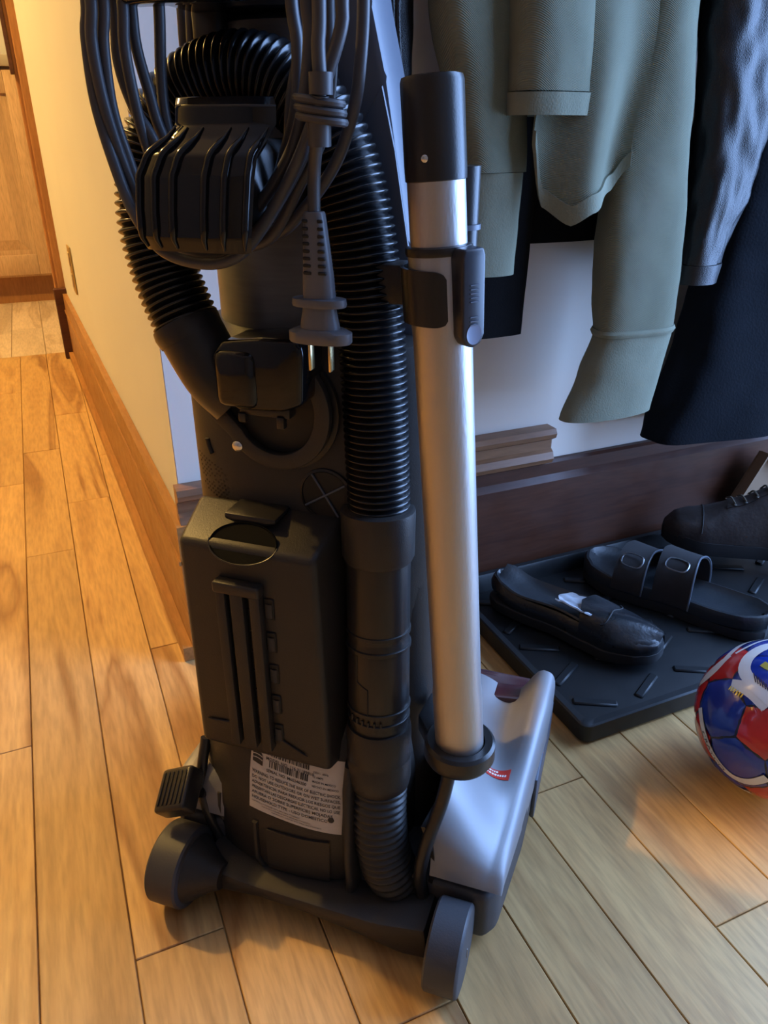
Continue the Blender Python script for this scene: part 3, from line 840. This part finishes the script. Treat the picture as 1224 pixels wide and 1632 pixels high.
# --- floor head: chassis, silver hood, wheels, pedal
def sstep(x):
    x = max(0.0, min(1.0, x)); return x * x * (3 - 2 * x)
def hood_h(u, v):
    a = abs(u)
    inner = sstep((.168 - a) / .085)
    plate = .088 + .066 * inner * sstep((.285 - v) / .20)
    ridge = (.010 + .016 * sstep((v - .16) / .12)) * math.exp(-((a - .156) / .017) ** 2) * sstep((v - .10) / .08)
    dip = -.018 * math.exp(-((a - .128) / .026) ** 2) * sstep((v - .10) / .10)
    return plate + ridge + dip
def hood_outline(v):
    return .163 + .010 * min(1, max(0, (v - .06) / .2))
def hood(sgn):
    nu, nv = 34, 40
    V, F = [], []
    for j in range(nv + 1):
        v = .047 + (.318 - .047) * j / nv
        rear = max(0, min(1, (v - .047) / .050))
        rr = math.sqrt(max(0, 1 - (1 - rear) ** 2))
        for i in range(nu + 1):
            s = i / nu
            ue = hood_outline(v)
            if s < .72:
                ui = .100 - .070 * min(1, max(0, (v - .10) / .05)); u = ui + (ue - .012 - ui) * (s / .72)
                h = hood_h(u, max(v, .06))
                base = .075
                h = base + (h - base) * rr
            else:
                q = (s - .72) / .28
                u0 = ue - .012
                h0 = hood_h(u0, max(v, .06)); h0 = .075 + (h0 - .075) * rr
                ang = q * math.pi / 2
                u = u0 + .012 * math.sin(min(1, q * 1.6) * math.pi / 2)
                h = h0 + (.050 + .024 * max(0, 1 - (v - .047) / .12) - h0) * (1 - math.cos(ang)) ** 1.2
            V.append(Vector((sgn * u, v, h)))
    w = nu + 1
    for j in range(nv):
        for i in range(nu):
            F.append((j * w + i, j * w + i + 1, (j + 1) * w + i + 1, (j + 1) * w + i))
    return V, F
def thicken(vf, t):
    V, F = vf
    N = [Vector() for _ in V]
    for f in F:
        n = (V[f[1]] - V[f[0]]).cross(V[f[3]] - V[f[0]])
        for k in f: N[k] += n
    return V, F
vp('silver_hood', hood(1), silver, ang=60)
vp('silver_hood', hood(-1), silver, ang=60)
# chassis under the hood and the arched axle cover behind
vp('chassis', prism([(-.158, .060), (-.150, .046), (-.10, .05), (.10, .05), (.150, .046), (.160, .060), (.168, .15), (.170, .322), (.150, .345), (-.150, .345), (-.170, .322), (-.168, .15)], .012, .066, .006, 3, axes='xy'), wheel_m)
fw = vp('front_window', prism([(-.155, .300), (-.08, .288), (.08, .288), (.155, .300), (.150, .340), (-.150, .340)], .064, .078, .004, 2, axes='xy'), lens_red)
vp('side_skirt', box((.168, .20, .006), (.173, .33, .06), .002), slate)
vp('axle_cover', prism([(-.112, .016), (-.110, .046), (-.060, .040), (.060, .040), (.106, .050), (.110, .014), (.085, .010), (.045, .018), (0, .024), (-.050, .026), (-.090, .020)], .012, .085, .004, 2, axes='xz'), black)
# dark fender between tail hose and hood
vp('inner_fender', sheet(lambda s, t: (.094 + .012 * s + .010 * math.sin(math.pi * t), .050 + .09 * s, .032 + (.128 - .032) * t), 10, 14, .004), black2)
fe = catmull([(.098, .050, .030), (.092, .046, .070), (.096, .050, .110), (.105, .060, .150), (.110, .066, .188)], .004)
vp('fender_rim', tube(fe, .0058, 12), black2)
vp('fender_rim', tube(catmull([(-.108, .050, .040), (-.120, .050, .075), (-.128, .060, .105), (-.128, .075, .140)], .004), .005, 12), black2)
# red warning sticker on the hood
def stick(s, t, off=.0008):
    u = .118 + .030 * s; v = .150 + .016 * t + .006 * s
    return Vector((u, v, hood_h(u, v) + off))
sk = vp('warning_sticker', sheet(lambda s, t: stick(s, t), 8, 5, .0004), red_st)
lines = []
for t0, s0, s1 in ((.62, .12, .55), (.25, .12, .88)):
    x = s0
    while x < s1:
        wd = random.uniform(.03, .07)
        lines.append(([stick(x, t0, .0012), stick(x + wd, t0, .0012), stick(x + wd, t0 + .2, .0012), stick(x, t0 + .2, .0012)], [(0, 1, 2, 3)]))
        x += wd + .025
vp('sticker_print', join(*lines), white_ink, sk, smooth=False)
def wheel(u0, u1, sgn):
    R = .0370
    prof = [(.020, 0), (.030, .0), (R - .0016, .0006), (R, .0025), (R, abs(u1 - u0) - .0025), (R - .0016, abs(u1 - u0) - .0006), (R - .005, abs(u1 - u0)), (.012, abs(u1 - u0) + .0006)]
    M = frame((u0, .015, R + .0003), (1 if u1 > u0 else -1, 0, 0))
    return lathe(prof, 56, M)
w1 = vp('wheel', wheel(.112, .142, 1), wheel_m)
vp('wheel_slot', box((.1422, .013, .032), (.1432, .0142, .043)), steel, w1)
w2 = vp('wheel', wheel(-.116, -.148, -1), wheel_m)
vp('wheel_hub', lathe([(.031, 0), (.029, .004), (.016, .022), (.012, .030)], 40, frame((-.117, .015, .037), (1, 0, 0))), black, w2)
# release pedal with grip ridges above the left wheel
pm = Matrix.Translation((-.137, .036, .104)) @ Matrix.Rotation(math.radians(-28), 4, 'Y') @ Matrix.Rotation(math.radians(28), 4, 'X')
pd = vp('pedal', xform(box((-.020, -.019, -.010), (.018, .022, .010), .004, 3), pm), black2)
for i in range(6):
    vp('pedal_ridge', xform(box((-.015 + i * .0055, -.014, .0098), (-.0128 + i * .0055, .017, .0112), .0005, 1), pm), black2, pd)
vp('pedal_arm', tube([Vector((-.125, .05, .095)), Vector((-.118, .075, .07))], .005, 12), black2, pd)

# ------------------------------------------------------------------ boot tray
TX0, TX1, TY0, TY1, TH = .486, 1.20, .528, .884, .031
tray = root('boot_tray', 'low black plastic boot tray against the dark baseboard holding shoes', 'tray', (TX0, TY0, .0005))
LX, LY = TX1 - TX0, TY1 - TY0
part('base', box((.010, .010, 0), (LX - .010, LY - .010, .005), .002), tray_m, tray)
def rim():
    secs = [(0.006, 0), (.002, .004), (0, TH - .002), (.002, TH), (.010, TH), (.012, TH - .003), (.018, .006), (.018, .003)]
    V, F = [], []
    for d, z in secs:
        r = .012 if d < .011 else .006
        for cxn, cyn, a0 in ((LX - d - r, LY - d - r, 0), (d + r, LY - d - r, 90), (d + r, d + r, 180), (LX - d - r, d + r, 270)):
            for k in range(5):
                a = math.radians(a0 + k * 22.5)
                V.append(Vector((cxn + r * math.cos(a), cyn + r * math.sin(a), z)))
    n = 20
    for i in range(len(secs)):
        j = (i + 1) % len(secs)
        for k in range(n):
            l = (k + 1) % n
            F.append((i * n + k, i * n + l, j * n + l, j * n + k))
    return V, F
part('rim', rim(), tray_m, tray)
for i in range(8):
    for j in range(5):
        x = .06 + i * .082; yy = .055 + j * .062
        a = .5 if (i + j) % 2 else -.5
        M = Matrix.Translation((x, yy, .005)) @ Matrix.Rotation(a, 4, 'Z')
        part('drain_ridge', xform(box((-.028, -.006, -.001), (.028, .006, .0032), .002, 1), M), tray_m, tray)

# ------------------------------------------------------------------ footwear (local x towards the toe)
def interp(tab, s):
    for (s0, *a), (s1, *b) in zip(tab[:-1], tab[1:]):
        if s <= s1:
            t = (s - s0) / (s1 - s0); t = t * t * (3 - 2 * t) * .5 + t * .5
            return [p * (1 - t) + q * t for p, q in zip(a, b)]
    return list(tab[-1][1:])
OUT = [(0, .012, .010), (.03, .022, .020), (.10, .031, .030), (.25, .034, .033), (.45, .034, .030), (.62, .041, .036), (.78, .046, .040), (.90, .040, .034), (.97, .026, .022), (1, .010, .008)]   # s, +y half width, -y half width
def outline_pts(L, scale=1.0, n=26, inset=0.0):
    pts = []
    for i in range(n + 1):
        s = .5 - .5 * math.cos(math.pi * i / n)
        a, b = interp(OUT, s)
        pts.append((s, a * scale - inset))
    for i in range(n - 1, 0, -1):
        s = .5 - .5 * math.cos(math.pi * i / n)
        a, b = interp(OUT, s)
        pts.append((s, -(b * scale - inset)))
    return [(inset + s * (L - 2 * inset), y) for s, y in pts]
def stack(L, scale, levels, zf=None, n=26):
    """levels (inset, z); zf(x) adds a longitudinal curve"""
    V, F = [], []
    for ins, z in levels:
        for x, y in outline_pts(L, scale, n, ins):
            V.append(Vector((x, y, z + (zf(x / L) if zf else 0))))
    m = len(outline_pts(L, scale, n, 0))
    for i in range(len(levels) - 1):
        for k in range(m):
            l = (k + 1) % m
            F.append((i * m + k, i * m + l, (i + 1) * m + l, (i + 1) * m + k))
    for base, flip in ((0, True), ((len(levels) - 1) * m, False)):
        # strip cap between the two sides
        for k in range(1, n):
            a, b = base + k, base + k + 1
            c, d = base + (m - k) % m, base + (m - k - 1) % m
            if k + 1 <= n - 1:
                q = (a, b, d, c)
                F.append(q[::-1] if flip else q)
        F.append((base, base + 1, base + m - 1))
        F.append((base + n, base + n + 1, base + n - 1))
    return V, F

clog = root('slip_on_shoe', 'worn black leather slip-on shoe with exposed insole at the left of the tray', 'shoe', (.548, .838, .0060), math.atan2(-.235, .118))
CL = .262
part('sole', stack(CL, .98, [(.004, .0045), (.001, .006), (0, .012), (.0005, .020), (.003, .022)], lambda s: .010 * max(0, s - .75) / .25 + .003 * (s < 0)), sole_m, clog)
part('side_wall', stack(CL, .95, [(.001, .022), (.0005, .030), (.003, .040), (.006, .043), (.009, .040), (.010, .034)], lambda s: .014 * math.exp(-(s / .14) ** 2) + .006 * max(0, s - .75) / .25), shoe_l, clog)
def vamp(s, t):
    # dome over the toe half
    ss = .60 + .39 * t
    a, b = interp(OUT, ss)
    th = math.pi * s
    yy = (a if math.cos(th) > 0 else b) * .95 * math.cos(th)
    h = .030 + .006 * max(0, ss - .75) / .25 + (.036 - .022 * t ** 1.6 + .004 * math.sin(9 * s + 5 * t)) * math.sin(th) ** .8
    return Vector((ss * CL - .014 * (1 - abs(math.cos(th))) * (1 - t), yy, h))
part('vamp', sheet(vamp, 36, 22, .003), shoe_l, clog)
def insole(s, t):
    ss = .04 + .66 * t
    a, b = interp(OUT, ss)
    k = (2 * s - 1)
    yy = (a if k > 0 else b) * .86 * k
    return Vector((ss * CL, yy, .036 + .012 * k * k + .012 * math.exp(-(t / .16) ** 2) + .0022 * math.sin(6 * t + 3 * k) - .008 * max(0, t - .5)))
part('insole', sheet(insole, 20, 34, .003), insole_m, clog)
def torn(s, t):
    ss = .44 + .18 * t + .03 * math.sin(7 * s)
    a, b = interp(OUT, ss)
    k = -1 + 1.5 * s
    yy = (a if k > 0 else b) * .90 * k
    return Vector((ss * CL, yy, .052 + .012 * k * k + .003 * noise.noise(Vector((s * 6, t * 5, 2)))))
part('torn_lining', sheet(torn, 18, 8, .002), lining, clog)
part('stitch_seam', tube(catmull([vamp(.5 + .3 * math.sin(u * math.pi - math.pi / 2), .30 + .1 * math.cos((u - .5) * math.pi)) + Vector((0, 0, .001)) for u in [i / 8 for i in range(9)]], .003), .0012, 6), sole_m, clog)

def sandal(label, loc, rot):
    r = root('strap_sandal', label, 'sandal', loc, rot)
    L = .285
    part('sole', stack(L, 1.2, [(.003, .0), (.0005, .002), (0, .010), (.001, .016)], lambda s: .006 * max(0, s - .8) / .2), sole_m, r)
    part('footbed', stack(L, 1.18, [(0, .0162), (0, .030), (.002, .035), (.005, .036), (.010, .030), (.020, .026)], lambda s: .006 * math.exp(-(s / .15) ** 2) + .006 * max(0, s - .8) / .2), insole_m, r)
    for s0, s1, hh in ((.60, .76, .052), (.36, .55, .068)):
        def strap(s, t, s0=s0, s1=s1, hh=hh):
            ss = s0 + (s1 - s0) * t
            a, b = interp(OUT, ss)
            th = math.pi * s
            yy = (a if math.cos(th) > 0 else b) * 1.22 * math.copysign(abs(math.cos(th)) ** .8, math.cos(th))
            return Vector((ss * L + .008 * (1 - abs(math.cos(th))), yy, .020 + hh * math.sin(th) ** .75))
        st = part('strap', sheet(strap, 32, 8, .003), nubuck, r)
        part('strap_edge', tube([strap(i / 32, 0) for i in range(33)], .0014, 6), mat('edge_finish', (.10, .12, .15), .35), st)
        c = strap(.30, .5)
        M = frame(c, (strap(.30, .5) - Vector((c.x, 0, .02))), (1, 0, 0))
        ringp = [M @ Vector((a, b, .003)) for a, b in ((-.013, -.009), (-.013, .009), (.013, .009), (.013, -.009))]
        part('buckle', tube(catmull(ringp, .003, closed=True), .0013, 6, closed=True), mat('dark_buckle', (.25, .26, .28), .3, metal=.9), st)
    return r
sandal('black two-strap sandal in the middle of the tray', (.858, .598, .0058), math.atan2(.262, -.120))

boot = root('lace_up_shoe', 'dark brown lace-up shoe behind the sandals at the back of the tray', 'shoe', (1.100, .668, .0310), math.atan2(.185, -.215))
BL = .285
part('sole', stack(BL, 1.0, [(.004, .004), (.001, .006), (0, .016), (.001, .028), (.004, .030)], lambda s: .008 * max(0, s - .78) / .22), sole_m, boot)
def upper(s, t):
    ss = .02 + .97 * t
    a, b = interp(OUT, ss)
    th = math.pi * s
    top = interp([(0, .080), (.25, .088), (.45, .092), (.62, .062), (.80, .040), (.94, .030), (1, .012)], t)[0]
    nr = interp([(0, .75), (.45, .62), (.65, .85), (1, 1)], t)[0]
    c = math.cos(th)
    yy = (a if c > 0 else b) * .97 * math.copysign(abs(c) ** .75, c) * (1 - (1 - nr) * math.sin(th))
    return Vector((ss * BL, yy, .029 + top * math.sin(th) ** .7 + .0015 * noise.noise(Vector((ss * 20, th * 3, 1)))))
part('upper', sheet(upper, 36, 40, .003), boot_m, boot)
part('toe_cap_seam', tube([upper(i / 30, .80) + Vector((0, 0, .0006)) for i in range(2, 29)], .0012, 6), sole_m, boot)
part('facing', sheet(lambda s, t: upper(.36 + .28 * s, .38 + .30 * t) + Vector((0, 0, .0022)), 12, 14, .002), boot_m, boot)
for i in range(5):
    t = .42 + .055 * i
    part('lace', tube(catmull([upper(.38, t) + Vector((0, 0, .004)), upper(.5, t + .02) + Vector((0, 0, .007)), upper(.62, t + .035) + Vector((0, 0, .004))], .004), .0016, 6), lace_m, boot)
    for sgn, q in ((.38, t), (.62, t + .035)):
        part('eyelet', lathe([(.0024, 0), (.0022, .0012), (.0012, .0014)], 10, frame(upper(sgn, q) + Vector((0, 0, .0022)), (0, .25 if sgn < .5 else -.25, 1))), steel, boot)

card = root('cardboard_lid', 'brown cardboard box lid leaning in the tray corner below the navy coat', 'box lid', (1.075, .868, .0068), 0)
CM = Matrix.Rotation(math.radians(30), 4, 'Y')
part('panel', xform(box((-.045, -.004, 0), (.055, 0, .115), .0008, 1), Matrix.Translation((0, 0, .0285)) @ CM), card_m, card)
part('edge_flap', xform(box((-.0455, -.022, .0), (-.042, -.0042, .115)), Matrix.Translation((0, 0, .0285)) @ CM), card_m, card)
part('edge_flap', xform(box((-.0415, -.022, .1115), (.055, -.0042, .115)), Matrix.Translation((0, 0, .0285)) @ CM), card_m, card)

# ------------------------------------------------------------------ football
BR_ = .085
ball = root('football', 'shiny blue, red and white football on the floor at the right edge', 'ball', (.644, .410, .0005))
BCN = Vector((0, 0, BR_))
phi = (1 + 5 ** .5) / 2
ico = [Vector(v).normalized() for v in ((-1, phi, 0), (1, phi, 0), (-1, -phi, 0), (1, -phi, 0), (0, -1, phi), (0, 1, phi), (0, -1, -phi), (0, 1, -phi), (phi, 0, -1), (phi, 0, 1), (-phi, 0, -1), (-phi, 0, 1))]
edge_d = min((ico[0] - v).length for v in ico[1:])
nb = [[j for j in range(12) if j != i and (ico[i] - ico[j]).length < edge_d * 1.1] for i in range(12)]
# orient: one pentagon to PENTC with an edge towards PENTE
pc = Vector((-.824, -.393, .407)).normalized(); pe = Vector((-.905, -.158, .394)).normalized()
pe = (pe - pc * pe.dot(pc)).normalized()
z0 = ico[0]
e0 = ((ico[nb[0][0]] - z0 * ico[nb[0][0]].dot(z0)).normalized())
cand = [(ico[j] - z0 * ico[j].dot(z0)).normalized() for j in nb[0]]
c00 = cand[0].copy()
cand.sort(key=lambda c: -c.dot(c00))
e0 = (cand[0] + cand[1]).normalized()     # direction of a pentagon edge midpoint
A = Matrix((e0, z0.cross(e0), z0)).transposed()
B = Matrix((pe, pc.cross(pe), pc)).transposed()
RT = B @ A.inverted()
ico = [RT @ v for v in ico]
def panel(poly, name, m):
    c = sum(poly, Vector()).normalized()
    n = len(poly); V = [c * BR_]; F = []
    rings, sub = 7, 5
    for r in range(1, rings + 1):
        f = r / rings * .985
        for i in range(n):
            for k in range(sub):
                p = poly[i].lerp(poly[(i + 1) % n], k / sub)
                q = c.lerp(p, f).normalized()
                drop = 0 if r < rings - 1 else (.0003 if r == rings - 1 else .0016)
                V.append(q * (BR_ - drop))
    m_ = n * sub
    for k in range(m_):
        F.append((0, 1 + k, 1 + (k + 1) % m_))
    for r in range(rings - 1):
        for k in range(m_):
            l = (k + 1) % m_
            F.append((1 + r * m_ + k, 1 + (r + 1) * m_ + k, 1 + (r + 1) * m_ + l, 1 + r * m_ + l))
    return mk(name, [v + BCN for v in V], F, m, ball, ang=60)
core = part('bladder', lathe([(.0005 + (BR_ - .0017) * math.sin(math.pi * i / 24), BR_ - (BR_ - .0017) * math.cos(math.pi * i / 24)) for i in range(25)], 40), ball_black, ball)
for i in range(12):
    v = ico[i]
    a = (ico[nb[i][0]] - v * ico[nb[i][0]].dot(v)).normalized(); b = v.cross(a)
    order = sorted(nb[i], key=lambda j: math.atan2(ico[j].dot(b), ico[j].dot(a)))
    panel([((v * 2 + ico[j]) / 3) for j in order], 'pentagon_panel', ball_red)
done = set()
for i in range(12):
    for j in nb[i]:
        for k in nb[i]:
            if k in nb[j]:
                key = tuple(sorted((i, j, k)))
                if key in done: continue
                done.add(key)
                i_, j_, k_ = (ico[q] for q in key)
                poly = [(i_ * 2 + j_) / 3, (j_ * 2 + i_) / 3, (j_ * 2 + k_) / 3, (k_ * 2 + j_) / 3, (k_ * 2 + i_) / 3, (i_ * 2 + k_) / 3]
                c = (i_ + j_ + k_).normalized()
                far = c.dot(Vector((-.60, .68, .42)).normalized()) > .93
                panel(poly, 'hexagon_panel', ball_red if far else ball_blue)
def band(pts, w, m, name='stripe', off=.0004, taper=False, parent=ball):
    P = catmull([Vector(p) for p in pts], .06)
    P = [p.normalized() for p in P]
    V, F = [], []
    for i, p in enumerate(P):
        t = (P[min(i + 1, len(P) - 1)] - P[max(i - 1, 0)]).normalized()
        s = p.cross(t).normalized()
        ww = w * (.35 + .65 * math.sin(math.pi * (i + .5) / len(P))) if taper else w
        for q in (-1, -.33, .33, 1):
            V.append((p + s * (ww * q)).normalized() * (BR_ + off) + BCN)
        if i:
            for q in range(3):
                F.append((4 * i - 4 + q, 4 * i - 3 + q, 4 * i + 1 + q, 4 * i + q))
    return mk(name, V, F, m, parent)
BA = [(-.877, .465, .119), (-.935, .355, .003), (-.965, .226, -.136), (-.956, .071, -.284), (-.912, -.099, -.398), (-.872, -.246, -.423), (-.845, -.419, -.333), (-.804, -.579, -.138)]
band(BA, .062, ball_black, 'stripe_edge', .0003)
sa = band(BA, .052, ball_white)
band([(-.775, .611, -.159), (-.787, .544, -.291), (-.793, .387, -.471), (-.777, .170, -.606), (-.734, -.002, -.679), (-.690, -.119, -.714), (-.66, -.35, -.66)], .05, ball_white)
band([(.05, .25, .97), (-.104, .332, .938), (-.269, .353, .896), (-.443, .321, .837), (-.582, .214, .784), (-.644, .036, .764), (-.657, -.140, .741), (-.64, -.30, .71)], .075, ball_white)
band([(.204, .565, .799), (.107, .653, .750), (-.1, .68, .72), (-.297, .646, .703), (-.469, .599, .649)], .05, ball_white)
band([(.107, .500, .859), (-.049, .515, .856), (-.221, .526, .822), (-.366, .550, .750)], .022, ball_white)
band([(-.62, .72, .20), (-.62, .66, .38), (-.58, .62, .53), (-.48, .61, .64), (-.40, .59, .70)], .085, ball_white, taper=True)
band([(-.750, .217, .625), (-.720, .10, .68), (-.715, -.067, .695), (-.709, -.276, .649)], .075, ball_white, off=.0003)
def tick(a, b, m, name, w=.006):
    band([a, ((Vector(a) + Vector(b)) / 2), b], w, m, name, .0007)
for i in range(6):
    t = i / 5
    a = Vector((-.561, .101, .822)).lerp(Vector((-.573, -.089, .815)), t); b = Vector((-.624, .003, .782)).lerp(Vector((-.609, -.169, .775)), t)
    tick(a, b, ball_black, 'hatch_mark')
for i in range(5):
    t = i / 4
    a = Vector((-.784, -.157, .600)).lerp(Vector((-.737, -.295, .608)), t); b = Vector((-.801, -.284, .527)).lerp(Vector((-.759, -.370, .535)), t)
    tick(a, b, ball_red, 'red_hatch_mark', .008)
for i in range(6):
    t = i / 5
    a = Vector((-.79, .20, .575)).lerp(Vector((-.80, .02, .60)), t); b = a + Vector((.035, .0, .045))
    tick(a, b, ball_gold, 'gold_mark', .009)
band([(-.409, .131, .903), (-.413, .045, .910), (-.38, -.06, .92)], .045, ball_gold, 'gold_mark', .0006)
# lettering on the lower white stripe
Lp = [p.normalized() for p in catmull([Vector(p) for p in BA], .01)]
acc = [0]
for a, b in zip(Lp[:-1], Lp[1:]): acc.append(acc[-1] + (b - a).length)
def on_band(x, yv):
    s = x / BR_
    k = max(i for i in range(len(acc)) if acc[i] <= max(0, s))
    p = Lp[min(k, len(Lp) - 1)]; t = (Lp[min(k + 1, len(Lp) - 1)] - Lp[max(k - 1, 0)]).normalized()
    sd = p.cross(t).normalized()
    return (p + sd * (yv / BR_)).normalized() * (BR_ + .0009) + BCN
tv, tf = text_vf('CRAYCO', .0085)
wmax = max(p.x for p in tv)
mk('lettering', [on_band(.024 + p.x * .044 / wmax, p.y - .003) for p in tv], tf, ball_black, sa, smooth=False)

# ------------------------------------------------------------------ coats on the back wall
rail = root('coat_rail', 'wooden coat rail with metal hooks above the hanging clothes', 'coat rack', (.30, WY, 1.36))
part('board', box((0, -.020, 0), (.95, -.0004, .09), .004), mould_wood, rail)
HOOKS = [.08, .22, .34, .46, .70]
for hxx in HOOKS:
    part('hook', tube(catmull([(hxx, -.018, .03), (hxx, -.055, .018), (hxx, -.062, .045)], .004), .005, 10), steel, rail)

def drape(secs, n=64, amp=.05, seed=0, folds=5, ex=2.2, hem=.004, step=.008, fine=.02):
    """garment tube: secs (z, xc, yc, a, b) from top to bottom, open turned-in hem at the bottom"""
    S = []
    for s0, s1 in zip(secs[:-1], secs[1:]):
        k = max(1, int(abs(s1[0] - s0[0]) / step))
        for i in range(k):
            t = i / k; tt = t * t * (3 - 2 * t) * .6 + t * .4
            S.append([s0[0] + (s1[0] - s0[0]) * t] + [p * (1 - tt) + q * tt for p, q in zip(s0[1:], s1[1:])])
    S.append(list(secs[-1]))
    zt, zb = S[0][0], S[-1][0]
    def at(z):
        for q0, q1 in zip(S[:-1], S[1:]):
            if q1[0] <= z <= q0[0]:
                t = (q0[0] - z) / max(1e-9, q0[0] - q1[0])
                return [z] + [p * (1 - t) + q * t for p, q in zip(q0[1:], q1[1:])]
        return [z] + S[0][1:]
    H = min(.05, (zt - zb) * .8)
    rows = [(s, 0) for s in S] + [(at(zb + .0008), hem * .5), (at(zb + H * .4), hem), (at(zb + H), hem * 1.3)]
    V, F = [], []
    for (z, xc, yc, a, b), ins in rows:
        for k in range(n):
            th = 2 * math.pi * k / n
            c, s = math.cos(th), math.sin(th)
            w = 1 + amp * math.sin(folds * th + seed + 1.5 * math.sin(z * 9 + seed)) + amp * .8 * noise.noise(Vector((c * 1.6 + seed, s * 1.6, z * 9)))
            w += fine * noise.noise(Vector((c * 3 + seed, s * 3 + 5, z * 34)))
            V.append(Vector((xc + max(.001, a * w - ins) * math.copysign(abs(c) ** (2 / ex), c), yc + max(.001, b * w - ins) * math.copysign(abs(s) ** (2 / ex), s), z)))
    for i in range(len(rows) - 1):
        for k in range(n):
            l = (k + 1) % n
            F.append((i * n + k, i * n + l, (i + 1) * n + l, (i + 1) * n + k))
    F.append(tuple(range(n))[::-1])
    return V, F

def back(secs, k):
    return [(.65 + (z - .65) * k, x * k, y * k, a * k, b) for z, x, y, a, b in secs]
# olive hooded top: front panel, two sleeves with cuffs, turned back hem
gt = root('olive_top', 'olive green cotton long-sleeved top hanging in front of the other coats', 'sweater', (0, 0, 0))
part('front_panel', drape([(1.34, .555, .83, .012, .012), (1.30, .555, .82, .06, .03), (1.10, .54, .795, .060, .04), (.80, .527, .785, .046, .038), (.70, .534, .785, .049, .038), (.6905, .536, .785, .050, .038)], seed=1.2, amp=.03, folds=3), green, gt)
part('front_hem', drape([(.6895, .536, .785, .0515, .0395), (.668, .537, .785, .0525, .040)], seed=1.2, amp=.03, folds=3, step=.004), green_rib, gt)
part('side_panel', drape([(1.28, .62, .835, .07, .020), (.9, .625, .835, .058, .020), (.72, .640, .832, .052, .020), (.640, .646, .832, .050, .018)], seed=3.1, amp=.05), green, gt)
sl = part('sleeve', drape(back([(1.20, .60, .80, .05, .035), (1.10, .635, .775, .048, .036), (.78, .652, .760, .040, .036), (.66, .660, .758, .050, .036), (.54, .664, .756, .060, .035), (.47, .669, .756, .060, .033), (.430, .674, .757, .058, .030)], 1.05), seed=.4, amp=.045, folds=4), green, gt)
part('cuff_seam', drape(back([(.434, .674, .757, .0595, .0315), (.430, .674, .757, .0615, .033), (.426, .674, .757, .0595, .0315)], 1.05), seed=.4, amp=.03, folds=4, step=.002, hem=.001), green_rib, sl)
part('cuff', drape(back([(.427, .674, .757, .057, .029), (.38, .663, .757, .062, .029), (.320, .649, .757, .071, .024)], 1.05), seed=2.4, amp=.035, folds=3), green_rib, sl)
sl2 = part('sleeve', drape([(1.26, .50, .85, .05, .03), (1.0, .462, .825, .058, .032), (.77, .462, .815, .054, .030), (.68, .476, .813, .046, .028), (.612, .488, .812, .040, .026)], seed=5.0, amp=.06, folds=4), green, gt)
part('cuff', drape([(.6115, .488, .812, .0385, .025), (.56, .487, .812, .037, .023), (.500, .486, .812, .037, .021)], seed=6.0, amp=.04, folds=3), green_rib, sl2)
def tailf(s, t):
    x = .519 + .130 * s
    zb = interp([(0, .640), (.14, .578), (.33, .559), (.48, .572), (.85, .592), (1, .618)], s)[0]
    zt = .82
    return Vector((x + .008 * math.sin(5 * t), .768 + .018 * math.sin(8 * s + 1.0) * (.2 + .8 * t) - .012 * t, zt + (zb - zt) * t))
tl_ = part('back_tail', sheet(tailf, 36, 28, .002), green, gt)
part('tail_hem', sheet(lambda s, t: tailf(s, .925 + .08 * t) + Vector((0, -.0014, 0)), 36, 4, .0035), green_rib, tl_)

bj = root('black_jacket', 'plain black cloth jacket hanging behind the olive top', 'jacket', (0, 0, 0))
part('body', drape([(1.34, .66, .895, .012, .008), (1.28, .655, .890, .07, .012), (.9, .640, .886, .082, .014), (.523, .645, .884, .082, .014)], seed=2, amp=.04), blackcloth, bj)
part('sleeve', drape([(1.22, .575, .872, .04, .016), (.9, .548, .872, .046, .016), (.6, .538, .870, .046, .016), (.410, .537, .870, .047, .015)], seed=4, amp=.05), blackcloth, bj)

lc = root('leather_coat', 'black grained leather coat hanging just behind the vacuum wand', 'coat', (0, 0, 0))
part('body', drape([(1.34, .385, .86, .012, .012), (1.28, .36, .85, .040, .03), (.85, .352, .845, .044, .030), (.70, .352, .845, .044, .030), (.560, .354, .845, .044, .029)], seed=1, amp=.07, folds=4, fine=.05), leather, lc)
part('zip_edge', tube(catmull([(.376, .815, 1.2), (.376, .814, .9), (.370, .813, .76), (.378, .815, .66), (.374, .816, .565)], .01), .003, 8), leather, lc)

lj = root('leather_jacket', 'shiny black leather jacket with a creased sleeve between olive sleeve and navy coat', 'jacket', (0, 0, 0))
part('body', drape([(1.34, .765, .87, .012, .012), (1.26, .765, .868, .05, .024), (.9, .760, .868, .045, .022), (.50, .765, .866, .044, .020)], seed=6, amp=.05), leather, lj)
sv = part('sleeve', drape([(1.24, .775, .82, .05, .035), (1.0, .795, .805, .060, .040), (.79, .806, .800, .058, .040), (.66, .818, .800, .048, .037), (.58, .815, .800, .042, .034), (.53, .808, .800, .036, .030), (.497, .805, .800, .033, .027)], seed=8, amp=.09, folds=3, fine=.12), leather, lj)
part('cuff', drape([(.4965, .805, .800, .0345, .0285), (.472, .803, .800, .0335, .0275)], seed=8, amp=.04, folds=3, step=.004), leather, sv)

nc = root('navy_coat', 'long dark navy wool coat flaring out at the right edge', 'coat', (0, 0, 0))
part('body', drape([(1.34, 1.0, .85, .012, .012), (1.27, 1.0, .845, .06, .03), (.85, 1.0, .84, .075, .045), (.63, 1.005, .835, .110, .052), (.40, 1.005, .83, .168, .058), (.235, 1.005, .83, .208, .060)], n=96, seed=1.5, amp=.035, folds=7), navy, nc)
